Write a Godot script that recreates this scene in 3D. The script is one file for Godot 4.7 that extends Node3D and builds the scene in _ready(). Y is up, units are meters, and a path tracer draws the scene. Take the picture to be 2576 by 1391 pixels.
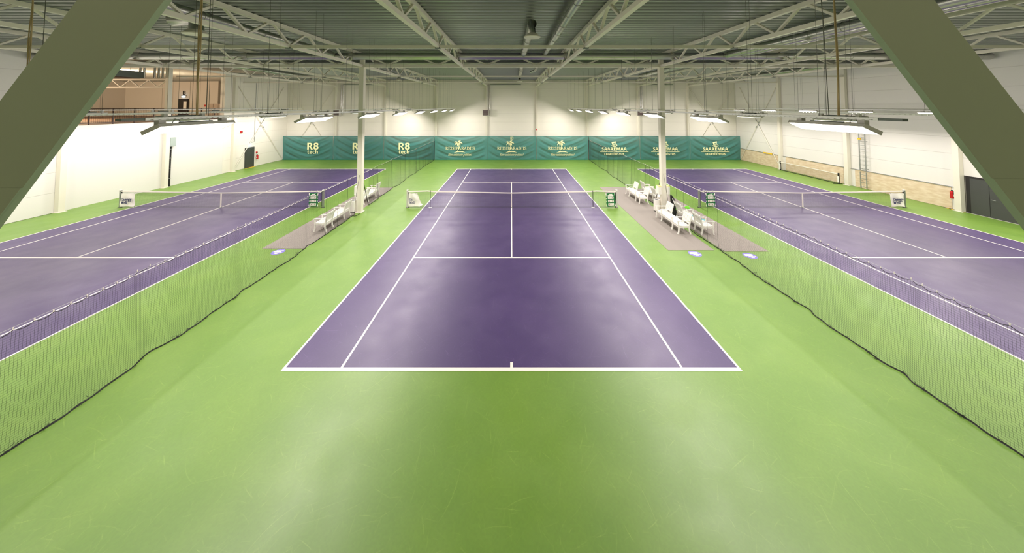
extends Node3D
# Indoor tennis hall with three courts. World: x to the right, y up, -z away from the camera. P(X, h, D) takes the distance D from the gallery.

const HALF := 27.0        # side walls
const BACK := 37.3        # end wall behind the curtains
const ROOF := 9.5
const CHORD := 8.66       # bottom chord of the roof trusses
const NET_D := 19.49

class MB:
	var v := PackedVector3Array()
	var n := PackedVector3Array()
	var ix := PackedInt32Array()
	func tri(a: Vector3, b: Vector3, c: Vector3, na: Vector3, nb: Vector3, nc: Vector3) -> void:
		var k := v.size()
		v.append(a); v.append(b); v.append(c)
		n.append(na); n.append(nb); n.append(nc)
		if (b - a).cross(c - a).dot(na + nb + nc) > 0.0:
			ix.append(k); ix.append(k + 2); ix.append(k + 1)
		else:
			ix.append(k); ix.append(k + 1); ix.append(k + 2)
	func quad(a: Vector3, b: Vector3, c: Vector3, d: Vector3, nn: Vector3) -> void:
		var k := v.size()
		v.append(a); v.append(b); v.append(c); v.append(d)
		for j in 4: n.append(nn)
		if (b - a).cross(c - a).dot(nn) > 0.0:
			for j in [0, 2, 1, 0, 3, 2]: ix.append(k + j)
		else:
			for j in [0, 1, 2, 0, 2, 3]: ix.append(k + j)
	func obox(c: Vector3, x: Vector3, y: Vector3, z: Vector3) -> MB:   # half axes
		var xn := x.normalized(); var yn := y.normalized(); var zn := z.normalized()
		quad(c + x - y - z, c + x + y - z, c + x + y + z, c + x - y + z, xn)
		quad(c - x - y - z, c - x + y - z, c - x + y + z, c - x - y + z, -xn)
		quad(c + y - x - z, c + y + x - z, c + y + x + z, c + y - x + z, yn)
		quad(c - y - x - z, c - y + x - z, c - y + x + z, c - y - x + z, -yn)
		quad(c + z - x - y, c + z + x - y, c + z + x + y, c + z - x + y, zn)
		quad(c - z - x - y, c - z + x - y, c - z + x + y, c - z - x + y, -zn)
		return self
	func box(c: Vector3, s: Vector3) -> MB:
		return obox(c, Vector3(s.x / 2, 0, 0), Vector3(0, s.y / 2, 0), Vector3(0, 0, s.z / 2))
	func span(a: Vector3, b: Vector3) -> MB:                             # box between two corners
		return box((a + b) / 2, (b - a).abs())
	func bar(a: Vector3, b: Vector3, w: float, t: float, side := Vector3.RIGHT) -> MB:   # w along side, t across
		var d := b - a
		var s := (side - d * (side.dot(d) / d.length_squared())).normalized()
		var u := d.cross(s).normalized()
		return obox((a + b) / 2, s * w / 2, d / 2, u * t / 2)
	func tube(p: Array, r: float, sides := 8, caps := true) -> MB:
		var rings: Array = []
		var ref := Vector3.UP
		var m := p.size()
		for k in m:
			var d: Vector3 = (p[min(k + 1, m - 1)] - p[max(k - 1, 0)]).normalized()
			if absf(d.dot(ref)) > 0.95: ref = Vector3.RIGHT if absf(d.x) < 0.9 else Vector3.BACK
			var s := d.cross(ref).normalized()
			var u := s.cross(d).normalized()
			ref = u
			var ring: Array = []
			for j in sides:
				var a := TAU * j / sides
				ring.append(s * cos(a) + u * sin(a))
			rings.append(ring)
		for k in m - 1:
			for j in sides:
				var j2 := (j + 1) % sides
				var n0: Vector3 = rings[k][j]; var n1: Vector3 = rings[k][j2]; var n2: Vector3 = rings[k + 1][j2]; var n3: Vector3 = rings[k + 1][j]
				tri(p[k] + n0 * r, p[k] + n1 * r, p[k + 1] + n2 * r, n0, n1, n2)
				tri(p[k] + n0 * r, p[k + 1] + n2 * r, p[k + 1] + n3 * r, n0, n2, n3)
		if caps:
			for e in [0, m - 1]:
				var d: Vector3 = (p[0] - p[1]).normalized() if e == 0 else (p[m - 1] - p[m - 2]).normalized()
				for j in range(1, sides - 1):
					tri(p[e] + rings[e][0] * r, p[e] + rings[e][j] * r, p[e] + rings[e][j + 1] * r, d, d, d)
		return self
	func thread(p: Array, r: float) -> MB:                               # a cheap three-sided cord
		for k in p.size() - 1:
			var a: Vector3 = p[k]; var b: Vector3 = p[k + 1]
			var d := (b - a).normalized()
			var s := d.cross(Vector3.UP if absf(d.y) < 0.9 else Vector3.RIGHT).normalized() * r
			var u := s.cross(d)
			var e := [u, -0.5 * u + 0.866 * s, -0.5 * u - 0.866 * s]
			for j in 3:
				var n0: Vector3 = e[j]; var n1: Vector3 = e[(j + 1) % 3]
				quad(a + n0, a + n1, b + n1, b + n0, (n0 + n1).normalized())
		return self
	func lathe(at: Vector3, prof: Array, sides := 16) -> MB:             # prof: Vector2(radius, height)
		for k in prof.size() - 1:
			var p0: Vector2 = prof[k]; var p1: Vector2 = prof[k + 1]
			var dn := Vector2(p1.y - p0.y, p0.x - p1.x).normalized()
			for j in sides:
				var a0 := TAU * j / sides; var a1 := TAU * (j + 1) / sides
				var c0 := Vector3(cos(a0), 0, sin(a0)); var c1 := Vector3(cos(a1), 0, sin(a1))
				var q := [at + c0 * p0.x + Vector3.UP * p0.y, at + c1 * p0.x + Vector3.UP * p0.y, at + c1 * p1.x + Vector3.UP * p1.y, at + c0 * p1.x + Vector3.UP * p1.y]
				var m0 := c0 * dn.x + Vector3.UP * dn.y; var m1 := c1 * dn.x + Vector3.UP * dn.y
				tri(q[0], q[1], q[2], m0, m1, m1)
				tri(q[0], q[2], q[3], m0, m1, m0)
		return self
	func prism(poly: PackedVector2Array, o: Vector3, x: Vector3, y: Vector3, t: Vector3) -> MB:   # outline on the axes x, y pushed along t
		var idx := Geometry2D.triangulate_polygon(poly)
		var tn := t.normalized()
		for k in range(0, idx.size(), 3):
			var q: Array = []
			for j in 3: q.append(o + x * poly[idx[k + j]].x + y * poly[idx[k + j]].y)
			tri(q[0] + t, q[1] + t, q[2] + t, tn, tn, tn)
			tri(q[0], q[1], q[2], -tn, -tn, -tn)
		var ctr := Vector2.ZERO
		for p in poly: ctr += p / poly.size()
		for k in poly.size():
			var a := poly[k]; var b := poly[(k + 1) % poly.size()]
			var e := b - a
			var nn := Vector2(e.y, -e.x)
			if not Geometry2D.is_polygon_clockwise(poly): nn = nn
			else: nn = -nn
			var n3 := (x * nn.x + y * nn.y).normalized()
			var pa := o + x * a.x + y * a.y; var pb := o + x * b.x + y * b.y
			quad(pa, pb, pb + t, pa + t, n3)
		return self
	func mesh(off := Vector3.ZERO) -> ArrayMesh:
		var vv := v
		if off != Vector3.ZERO:
			vv = PackedVector3Array(); vv.resize(v.size())
			for k in v.size(): vv[k] = v[k] - off
		var a: Array = []
		a.resize(Mesh.ARRAY_MAX)
		a[Mesh.ARRAY_VERTEX] = vv; a[Mesh.ARRAY_NORMAL] = n; a[Mesh.ARRAY_INDEX] = ix
		var m := ArrayMesh.new()
		m.add_surface_from_arrays(Mesh.PRIMITIVE_TRIANGLES, a)
		return m

var M := {}
var used := {}
var rng := RandomNumberGenerator.new()
var meshes := {}

func P(x: float, h: float, d: float) -> Vector3:
	return Vector3(x, h, -d)

# ---------- naming and tagging ----------
func numbered(called: String) -> String:
	if not used.has(called):
		used[called] = 0
		return called
	used[called] += 1
	return "%s_%03d" % [called, used[called]]

func tag(o: Node3D, label: String, category: String, group := "", kind := "") -> Node3D:
	if label: o.set_meta("label", label)
	if category: o.set_meta("category", category)
	if group: o.set_meta("group", group)
	if kind: o.set_meta("kind", kind)
	return o

func thing(called: String, label: String, category: String, at: Vector3, group := "") -> Node3D:
	var o := Node3D.new()
	o.name = numbered(called)
	add_child(o)
	o.position = at
	return tag(o, label, category, group)

func struct(called: String, b: MB, m: Material, label: String, at := Vector3.ZERO) -> MeshInstance3D:
	var o := MeshInstance3D.new()
	o.name = numbered(called)
	o.mesh = b.mesh(at); o.material_override = m
	o.position = at
	add_child(o)
	tag(o, label, "", "", "structure")
	return o

func origin(o: Node3D) -> Vector3:
	var p := Vector3.ZERO
	var q: Node = o
	while q != self:
		p += (q as Node3D).position
		q = q.get_parent()
	return p

func part(called: String, b: MB, m: Material, parent: Node3D, label := "", kind := "") -> MeshInstance3D:   # b is in world coordinates
	var o := MeshInstance3D.new()
	o.name = called
	o.mesh = b.mesh(origin(parent)); o.material_override = m
	parent.add_child(o, true)
	if label: o.set_meta("label", label)
	if kind: o.set_meta("kind", kind)
	return o

func piece(called: String, mesh: Mesh, m: Material, parent: Node3D, at: Vector3, basis := Basis.IDENTITY) -> MeshInstance3D:   # a shared mesh at a world position
	var o := MeshInstance3D.new()
	o.name = called
	o.mesh = mesh; o.material_override = m
	o.transform = Transform3D(basis, at - origin(parent))
	parent.add_child(o, true)
	return o

func boxmesh(s: Vector3) -> Mesh:
	var key := "%.3f %.3f %.3f" % [s.x, s.y, s.z]
	if not meshes.has(key): meshes[key] = MB.new().box(Vector3.ZERO, s).mesh()
	return meshes[key]

func copy(o: Node3D, at: Vector3, turn: float, label: String, group := "") -> Node3D:
	var base := String(o.name)
	var cut := base.rfind("_")
	if cut > 0 and base.substr(cut + 1).is_valid_int(): base = base.substr(0, cut)
	var c := o.duplicate() as Node3D
	c.name = numbered(base)
	add_child(c)
	c.position = at; c.rotation.y = turn
	c.set_meta("label", label)
	if group: c.set_meta("group", group)
	return c

# ---------- materials ----------
func mat(key: String, c: Color, rough := 0.6, metal := 0.0, spec := 0.5) -> StandardMaterial3D:
	var m := StandardMaterial3D.new()
	m.resource_name = key
	m.albedo_color = c; m.roughness = rough; m.metallic = metal; m.metallic_specular = spec
	M[key] = m
	return m

func noise_tex(c0: Color, c1: Color, freq: float, size := 512, seed_ := 1, normal := false, kind := FastNoiseLite.TYPE_SIMPLEX_SMOOTH) -> NoiseTexture2D:
	var f := FastNoiseLite.new()
	f.noise_type = kind; f.frequency = freq; f.seed = seed_; f.fractal_octaves = 4
	var t := NoiseTexture2D.new()
	t.width = size; t.height = size; t.seamless = true; t.noise = f
	if normal:
		t.as_normal_map = true; t.bump_strength = 2.0
	else:
		var g := Gradient.new()
		g.set_color(0, c0); g.set_color(1, c1)
		t.color_ramp = g
	return t

func planar(m: StandardMaterial3D, scale_: float) -> StandardMaterial3D:
	m.uv1_triplanar = true; m.uv1_world_triplanar = true
	m.uv1_scale = Vector3.ONE * scale_
	return m

func scuffed(base: Color, light: Color, seed_: int, count: int) -> ImageTexture:   # acrylic floor paint with ball and shoe scratches
	var r := RandomNumberGenerator.new()
	r.seed = seed_
	var s := 2048
	var im := Image.create(s, s, false, Image.FORMAT_RGB8)
	im.fill(base)
	var f := FastNoiseLite.new()
	f.seed = seed_; f.frequency = 0.012; f.fractal_octaves = 4
	var blot := f.get_seamless_image(512, 512)
	for y in 512:
		for x in 512:
			var k := blot.get_pixel(x, y).r
			im.fill_rect(Rect2i(x * 4, y * 4, 4, 4), base.lerp(light, clampf((k - 0.45) * 0.35, 0.0, 0.12)) * (0.985 + 0.03 * r.randf()))
	for q in count:
		var p := Vector2(r.randf() * s, r.randf() * s)
		var a := r.randf() * TAU
		var bend := r.randfn(0.0, 0.006)
		var run := int(r.randf_range(8, 45) if r.randf() < 0.9 else r.randf_range(45, 120))
		var force := r.randf_range(0.06, 0.26) if r.randf() < 0.9 else r.randf_range(0.26, 0.5)
		for k in run:
			p += Vector2.from_angle(a)
			a += bend
			var fade := sin(PI * (k + 1.0) / (run + 1.0))
			var px := posmod(int(p.x), s); var py := posmod(int(p.y), s)
			im.set_pixel(px, py, im.get_pixel(px, py).lerp(light, force * fade))
	return ImageTexture.create_from_image(im)

func make_materials() -> void:
	var g := planar(mat("green_floor", Color(1, 1, 1), 0.5, 0.0, 0.6), 1.0 / 16.0)
	g.albedo_texture = scuffed(Color(0.40, 0.545, 0.18), Color(0.615, 0.715, 0.33), 11, 9000)
	g.roughness_texture = noise_tex(Color(0.80, 0.80, 0.80), Color(1, 1, 1), 0.03, 512, 5)
	var p := planar(mat("purple_court", Color(1, 1, 1), 0.5, 0.0, 0.6), 1.0 / 16.0)
	p.albedo_texture = scuffed(Color(0.265, 0.197, 0.39), Color(0.48, 0.41, 0.57), 12, 7000)
	p.roughness_texture = g.roughness_texture
	mat("line", Color(0.93, 0.91, 0.88), 0.5)
	var c := planar(mat("carpet", Color(1, 1, 1), 0.95), 0.7)
	c.albedo_texture = noise_tex(Color(0.42, 0.40, 0.38), Color(0.70, 0.665, 0.63), 0.16, 512, 8)
	mat("wall", Color(0.90, 0.88, 0.835), 0.55)
	mat("wall_white", Color(0.875, 0.865, 0.84), 0.6)
	mat("seam", Color(0.66, 0.64, 0.59), 0.7)
	mat("steel", Color(0.88, 0.86, 0.80), 0.45)
	var w := planar(mat("plywood", Color(1, 1, 1), 0.6), 0.45)
	w.uv1_scale = Vector3(0.35, 1.1, 0.35)
	w.albedo_texture = noise_tex(Color(0.80, 0.705, 0.575), Color(0.90, 0.84, 0.74), 0.008, 512, 3)
	mat("deck", Color(0.62, 0.645, 0.63), 0.34, 0.85)
	mat("duct", Color(0.74, 0.74, 0.72), 0.3, 0.95)
	mat("galv", Color(0.66, 0.67, 0.66), 0.4, 0.8)
	mat("tray", Color(0.94, 0.94, 0.93), 0.45)
	mat("fixture", Color(0.74, 0.73, 0.70), 0.5)
	mat("fixture_dark", Color(0.36, 0.40, 0.37), 0.5)
	mat("wire", Color(0.36, 0.37, 0.33), 0.6)
	mat("cable", Color(0.68, 0.60, 0.43), 0.7)
	mat("black", Color(0.055, 0.06, 0.055), 0.7)
	mat("net", Color(0.075, 0.10, 0.075), 0.8)
	mat("net_tape", Color(0.93, 0.90, 0.86), 0.7)
	mat("white_paint", Color(0.93, 0.92, 0.89), 0.45)
	mat("white_cloth", Color(0.93, 0.91, 0.88), 0.85)
	mat("score_green", Color(0.02, 0.42, 0.20), 0.45)
	mat("navy", Color(0.10, 0.12, 0.35), 0.7)
	mat("score_ink", Color(0.55, 0.38, 0.38), 0.7)
	mat("door_grey", Color(0.25, 0.26, 0.245), 0.5)
	mat("door_dark", Color(0.13, 0.115, 0.11), 0.5)
	mat("red", Color(0.72, 0.035, 0.055), 0.35)
	mat("yellow", Color(0.93, 0.76, 0.16), 0.6)
	mat("pale_yellow", Color(0.90, 0.86, 0.50), 0.6)
	mat("brace", Color(0.63, 0.69, 0.59), 0.55)
	mat("box_grey", Color(0.62, 0.67, 0.64), 0.5)
	mat("heater", Color(0.26, 0.18, 0.16), 0.6)
	mat("sticker", Color(0.50, 0.46, 0.80), 0.5)
	mat("print", Color(0.93, 0.93, 0.72), 0.8)
	mat("teal", Color(0.22, 0.66, 0.68), 0.8)
	mat("lime", Color(0.42, 0.80, 0.10), 0.7)
	mat("pink", Color(0.80, 0.42, 0.36), 0.7)
	mat("gallery_floor", Color(0.50, 0.56, 0.42), 0.7)
	mat("mezz_floor", Color(0.56, 0.46, 0.39), 0.7)
	mat("mezz_wall", Color(0.80, 0.78, 0.74), 0.7)
	mat("rail", Color(0.20, 0.10, 0.075), 0.5)
	mat("locker", Color(0.66, 0.60, 0.54), 0.5)
	for k in [["cloth_teal", Color(0.13, 0.48, 0.46)], ["cloth_green", Color(0.20, 0.53, 0.50)], ["cloth_deep", Color(0.145, 0.485, 0.455)]]:
		var q := mat(k[0], k[1], 0.75)
		q.transparency = BaseMaterial3D.TRANSPARENCY_ALPHA
		q.albedo_color.a = 0.74
	var l := mat("lamp_glow", Color(1, 1, 1), 0.4)
	l.emission_enabled = true; l.emission = Color(1.0, 0.965, 0.90); l.emission_energy_multiplier = 9.0
	var wl := mat("warm_glow", Color(1, 0.9, 0.8), 0.4)
	wl.emission_enabled = true; wl.emission = Color(1.0, 0.62, 0.32); wl.emission_energy_multiplier = 6.0
	var ex := mat("exit_glow", Color(0.85, 0.95, 1.0), 0.4)
	ex.emission_enabled = true; ex.emission = Color(0.75, 0.90, 1.0); ex.emission_energy_multiplier = 1.0

# ---------- camera and light ----------
const LAMP_ENERGY := 30.0
const GALLERY_ENERGY := 11.5

func make_view() -> void:
	var cam := Camera3D.new()
	cam.name = "camera"
	cam.projection = Camera3D.PROJECTION_FRUSTUM
	cam.near = 0.05; cam.far = 200.0
	var f := 778.34
	cam.size = 1391.0 / f * cam.near
	cam.frustum_offset = Vector2((1288.0 - 1287.0) / f, -(695.5 - 237.13) / f) * cam.near
	cam.position = Vector3(0, 6.28, 0)
	cam.rotation = Vector3(0.0392, 0, 0)
	add_child(cam)
	cam.current = true
	var e := Environment.new()
	e.background_mode = Environment.BG_COLOR
	e.background_color = Color(0, 0, 0)
	e.ambient_light_source = Environment.AMBIENT_SOURCE_DISABLED
	e.tonemap_mode = Environment.TONE_MAPPER_LINEAR
	e.tonemap_exposure = 0.84
	e.sdfgi_enabled = true; e.ssao_enabled = true; e.ssil_enabled = true
	var we := WorldEnvironment.new()
	we.name = "environment"
	we.environment = e
	add_child(we)

# ---------- text ----------
func font(serif: bool, bold: bool) -> SystemFont:
	var f := SystemFont.new()
	f.font_names = PackedStringArray(["Droid Serif" if serif else "Droid Sans"])
	f.font_weight = 700 if bold else 400
	return f

func text(s: String, fnt: SystemFont, cap: float, width: float, m: Material, parent: Node3D, at: Vector3, basis := Basis.IDENTITY, lean := 0.0, called := "lettering") -> MeshInstance3D:
	var t := TextMesh.new()
	t.font = fnt; t.text = s; t.font_size = 100; t.pixel_size = cap / 72.0; t.depth = 0.012; t.curve_step = 4.0
	var sx := 1.0
	if width > 0.0: sx = width / maxf(t.get_aabb().size.x, 0.001)
	var b := basis * Basis(Vector3(sx, 0, 0), Vector3(lean, 1, 0), Vector3(0, 0, 1))
	return piece(called, t, m, parent, at, b)

# ---------- shell ----------
func panel_wall(w: Node3D, axis: int, fixed: float, a: float, b: float, h0: float, h1: float, rows: int, m: Material) -> void:   # panels proud of the backing slab
	var rh := (h1 - h0) / rows
	for k in rows:
		var s := Vector3(b - a - 0.012, rh - 0.007, 0.06) if axis == 0 else Vector3(0.06, rh - 0.007, b - a - 0.012)
		var at := P((a + b) / 2, h0 + rh * (k + 0.5), fixed) if axis == 0 else P(fixed, h0 + rh * (k + 0.5), (a + b) / 2)
		piece("wall_panel", boxmesh(s), m, w, at)

func shell() -> void:
	# floor
	var fl := struct("floor", MB.new().span(P(-HALF - 0.4, -0.3, -5), P(HALF + 0.4, 0, BACK + 0.4)), M.green_floor, "green acrylic sports floor with fine scratches")
	for xc in [-18.08, 0.0, 18.1]:
		var L := 23.77; var D := 5.485; var S := 4.115; var z0 := 7.597
		var ct := part("court_surface", MB.new().span(P(xc - D, 0, z0), P(xc + D, 0.003, z0 + L)), M.purple_court, fl, "purple court surface")
		var t := 0.0055
		var ln := [[xc - D, z0, xc + D, z0 + 0.1], [xc - D, z0 + L - 0.1, xc + D, z0 + L], [xc - D, z0, xc - D + 0.055, z0 + L], [xc + D - 0.055, z0, xc + D, z0 + L],
			[xc - S, z0, xc - S + 0.055, z0 + L], [xc + S - 0.055, z0, xc + S, z0 + L], [xc - S, z0 + 5.485, xc + S, z0 + 5.54], [xc - S, z0 + L - 5.54, xc + S, z0 + L - 5.485],
			[xc - 0.03, z0 + 5.485, xc + 0.03, z0 + L - 5.485], [xc - 0.035, z0 + 0.1, xc + 0.035, z0 + 0.25], [xc - 0.035, z0 + L - 0.25, xc + 0.035, z0 + L - 0.1]]
		for k in ln.size():
			var q: Array = ln[k]
			part("court_line", MB.new().span(P(q[0], 0.001, q[1]), P(q[2], t + 0.0001 * k, q[3])), M.line, ct)
	# end wall
	var bays := [-27.0, -21.1, -15.1, -9.05, -3.0, 3.02, 9.1, 15.25, 21.2, 27.0]
	var wb := struct("wall_back", MB.new().span(P(-HALF - 0.4, 0, BACK + 0.06), P(HALF + 0.4, ROOF + 0.3, BACK + 0.4)), M.seam, "cream sandwich-panel end wall behind the curtains")
	for k in 9:
		panel_wall(wb, 0, BACK + 0.03, bays[k], bays[k + 1], 1.35, ROOF - 0.02, 8, M.wall)
		part("plinth_board", MB.new().span(P(bays[k] + 0.45, 0.01, BACK - 0.01), P(bays[k + 1] - 0.45, 1.33, BACK + 0.05)), M.plywood, wb, "plywood dado board")
		for s in [[bays[k], 0.44], [bays[k + 1] - 0.44, 0.44]]:
			part("plinth_block", MB.new().span(P(s[0], 0.01, BACK), P(s[0] + s[1], 1.33, BACK + 0.05)), M.wall_white, wb)
	# right wall with plywood dado
	var wr := struct("wall_right", MB.new().span(P(HALF + 0.06, 0, -5), P(HALF + 0.4, ROOF + 0.3, BACK + 0.05)), M.seam, "white panel wall with a plywood dado")
	var rz := [18.78, 24.95, 31.1, BACK]
	for k in 3:
		panel_wall(wr, 1, HALF + 0.03, rz[k], rz[k + 1], 1.37, ROOF - 0.02, 8, M.wall_white)
		part("dado_board", MB.new().span(P(HALF - 0.02, 0.01, rz[k] + 0.42), P(HALF + 0.05, 1.33, rz[k + 1] - (0.42 if k < 2 else 0.0))), M.plywood, wr, "blotchy plywood dado board")
		part("dado_rail", MB.new().span(P(HALF - 0.05, 1.335, rz[k] + 0.1), P(HALF + 0.02, 1.375, rz[k + 1] - 0.1)), M.galv, wr, "grey ledge")
		for z in [rz[k], rz[k + 1] - 0.41]:
			part("dado_block", MB.new().span(P(HALF - 0.01, 0.01, z), P(HALF + 0.05, 1.33, z + 0.41)), M.wall_white, wr)
	panel_wall(wr, 1, HALF + 0.03, 15.35, 18.78, 2.16, ROOF - 0.02, 7, M.wall_white)
	panel_wall(wr, 1, HALF + 0.03, 9.2, 15.35, 0.01, ROOF - 0.02, 8, M.wall_white)
	panel_wall(wr, 1, HALF + 0.03, 3.0, 9.2, 0.01, ROOF - 0.02, 8, M.wall_white)
	panel_wall(wr, 1, HALF + 0.03, -4.6, 3.0, 0.01, ROOF - 0.02, 8, M.wall_white)
	# left wall: plastered below the upper floor, panels beyond it
	var wl := struct("wall_left", MB.new().span(P(-HALF - 0.4, 0, -5), P(-HALF - 0.06, ROOF + 0.3, 18.5)), M.seam, "white side wall below and beside the upper floor")
	part("plaster", MB.new().span(P(-HALF - 0.4, 0, 18.5), P(-HALF, 5.08, 29.1)), M.wall_white, wl)
	part("reveal", MB.new().span(P(-HALF - 0.4, 0, 29.1), P(-HALF - 0.06, ROOF + 0.3, 40.0)), M.wall, wl)
	panel_wall(wl, 1, -HALF - 0.03, 29.1, 30.05, 0.01, ROOF - 0.02, 8, M.wall)
	panel_wall(wl, 1, -HALF - 0.03, 30.05, BACK, 0.01, ROOF - 0.02, 8, M.wall)
	for z in [[-4.6, 3.0], [3.0, 9.2], [9.2, 12.4], [12.4, 18.5]]:
		panel_wall(wl, 1, -HALF - 0.03, z[0], z[1], 0.01, ROOF - 0.02, 8, M.wall_white)
	# wall under the gallery, gallery floor and its rear wall
	struct("wall_front", MB.new().span(P(-HALF - 0.4, 0, 0.55), P(HALF + 0.4, 4.4, 0.95)), M.wall_white, "white wall under the viewing gallery")
	struct("floor", MB.new().span(P(-HALF - 0.4, 4.4, -5), P(HALF + 0.4, 4.66, 1.06)), M.gallery_floor, "grey floor of the viewing gallery")
	struct("wall_rear", MB.new().span(P(-HALF - 0.4, 0, -5.4), P(HALF + 0.4, ROOF + 0.3, -5)), M.wall, "cream rear wall of the viewing gallery")
	# corrugated roof deck, ribs running across the hall
	var rf := MB.new()
	var pitch := 0.33; var z := -5.2
	var x0 := -50.5; var x1 := HALF + 0.5
	while z < 41.0:
		var pr := [[0.0, ROOF], [0.12, ROOF], [0.165, ROOF + 0.13], [0.285, ROOF + 0.13], [pitch, ROOF]]
		for k in 4:
			var a: Array = pr[k]; var b: Array = pr[k + 1]
			var nn: Vector3 = Vector3(0, -(b[0] - a[0]), -(b[1] - a[1])).normalized()
			rf.quad(P(x0, a[1], z + a[0]), P(x1, a[1], z + a[0]), P(x1, b[1], z + b[0]), P(x0, b[1], z + b[0]), nn)
		z += pitch
	rf.span(P(x0, ROOF + 0.2, -5.4), P(x1, ROOF + 0.4, 41.2))
	struct("ceiling", rf, M.deck, "grey corrugated steel roof deck")

func upper_floor() -> void:   # the room behind the railing, above the left wall
	struct("floor", MB.new().span(P(-50.4, 4.8, 12), P(-HALF - 0.4, 5.06, 40.4)), M.mezz_floor, "floor of the upper storey behind the railing")
	var w := struct("wall_mezzanine", MB.new().span(P(-50.4, 4.8, 40.06), P(-HALF - 0.4, ROOF + 0.3, 40.4)), M.seam, "pale panel wall at the end of the upper storey")
	for q in [[-50.0, -45.2], [-45.2, -41.6], [-41.6, -37.6], [-37.6, -33.6], [-33.6, -HALF - 0.4]]:
		part("wall_panel", MB.new().span(P(q[0] + 0.02, 5.07, 40.0), P(q[1] - 0.02, ROOF - 0.02, 40.07)), M.mezz_wall, w)
	struct("wall_mezzanine_far", MB.new().span(P(-50.4, 4.8, 12), P(-50.0, ROOF + 0.3, 40.4)), M.mezz_wall, "pale far wall of the upper storey")
	struct("wall_mezzanine_near", MB.new().span(P(-50.4, 4.8, 11.6), P(-HALF - 0.4, ROOF + 0.3, 12)), M.mezz_wall, "pale near wall of the upper storey")
	# protruding room beside the lockers
	struct("wall_mezzanine_room", MB.new().span(P(-39.9, 5.06, 39.6), P(-37.6, ROOF, 40.0)), M.mezz_wall, "pale boxed-in shaft beside the lockers")
	# door with the letter above it
	var d := struct("door_1", MB.new().span(P(-43.0, 5.06, 39.9), P(-41.7, 7.26, 39.99)), M.door_dark, "dark brown door with a pale notice on the upper storey")
	part("door_leaf", MB.new().span(P(-42.92, 5.08, 39.86), P(-41.78, 7.18, 39.92)), M.door_dark, d)
	part("notice", MB.new().span(P(-42.25, 5.9, 39.84), P(-41.85, 6.9, 39.855)), M.white_paint, d, "white paper notice")
	part("door_handle", MB.new().tube([P(-42.8, 6.08, 39.86), P(-42.8, 6.08, 39.8), P(-42.68, 6.08, 39.8)], 0.012, 6), M.galv, d)
	var s := thing("letter_sign", "black letter B on the wall above the exit sign", "sign", P(-42.35, 7.9, 39.96))
	text("B", font(false, true), 0.5, 0.0, M.black, s, P(-42.35, 8.02, 39.97))
	part("underline", MB.new().span(P(-42.7, 7.66, 39.96), P(-42.0, 7.7, 39.99)), M.black, s)
	var ex := thing("exit_sign", "small lit exit sign over the dark upper-storey door", "sign", P(-42.35, 7.4, 39.9))
	part("housing", MB.new().span(P(-42.62, 7.42, 39.93), P(-42.08, 7.66, 39.99)), M.white_paint, ex)
	part("panel", MB.new().span(P(-42.6, 7.44, 39.91), P(-42.1, 7.64, 39.93)), M.exit_glow, ex)
	var el := OmniLight3D.new()
	el.name = "exit_sign_lamp"; el.position = P(-42.35, 7.54, 39.8); el.light_color = Color(0.75, 0.9, 1.0); el.light_energy = 0.15; el.omni_range = 10.0; el.omni_attenuation = 2.0; el.shadow_enabled = true; el.light_size = 0.1
	add_child(el)
	# lockers
	for k in 4:
		var x := -37.25 + 0.62 * k
		var o := thing("locker", "beige metal locker in a row along the upper-storey wall", "locker", P(x, 5.06, 38.6), "beige lockers on the upper storey")
		part("body", MB.new().span(P(x - 0.3, 5.06, 38.35), P(x + 0.3, 6.62, 38.9)), M.locker, o)
		part("door", MB.new().span(P(x - 0.285, 5.12, 38.33), P(x + 0.285, 6.58, 38.35)), M.locker, o)
		part("knob", MB.new().box(P(x - 0.2, 6.05, 38.32), Vector3(0.06, 0.06, 0.03)), M.door_dark, o)
	var cb := thing("cupboard", "tall pale cupboard beside the beige lockers", "cupboard", P(-34.5, 5.06, 38.6))
	part("body", MB.new().span(P(-34.92, 5.06, 38.3), P(-34.0, 6.64, 38.9)), M.box_grey, cb)
	part("door", MB.new().span(P(-34.9, 5.1, 38.28), P(-34.02, 6.6, 38.3)), M.box_grey, cb)
	var al := thing("wall_notice", "small red notice on the pale shaft wall", "notice", P(-38.9, 6.4, 39.55))
	part("plate", MB.new().span(P(-39.3, 6.25, 39.57), P(-39.05, 6.5, 39.595)), M.red, al)
	# railing
	var r := thing("railing", "dark steel railing with wire mesh along the upper floor edge", "railing", P(-HALF - 0.15, 5.08, 24))
	for k in 9:
		part("post", MB.new().box(P(-HALF - 0.15, 5.6, 18.72 + 1.2 * k), Vector3(0.05, 1.05, 0.05)), M.rail, r)
	part("handrail", MB.new().span(P(-HALF - 0.18, 6.1, 18.62), P(-HALF - 0.12, 6.15, 29.1)), M.rail, r)
	part("bottom_rail", MB.new().span(P(-HALF - 0.17, 5.18, 18.62), P(-HALF - 0.13, 5.22, 29.1)), M.rail, r)
	var g := MB.new()
	for k in 104: g.thread([P(-HALF - 0.15, 5.2, 18.65 + 0.1 * k), P(-HALF - 0.15, 6.1, 18.65 + 0.1 * k)], 0.005)
	for k in 9: g.thread([P(-HALF - 0.15, 5.27 + 0.1 * k, 18.65), P(-HALF - 0.15, 5.27 + 0.1 * k, 29.05)], 0.005)
	part("wire_mesh", g, M.rail, r, "", "stuff")
	# small roof truss, boxed duct and stub pipes over the upper floor
	var t := thing("mezzanine_truss", "short roof truss reaching over the upper storey", "truss", P(-31, 7.77, 24.35))
	part("bottom_chord", MB.new().span(P(-36, 7.72, 24.3), P(-27.1, 7.82, 24.4)), M.steel, t)
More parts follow.
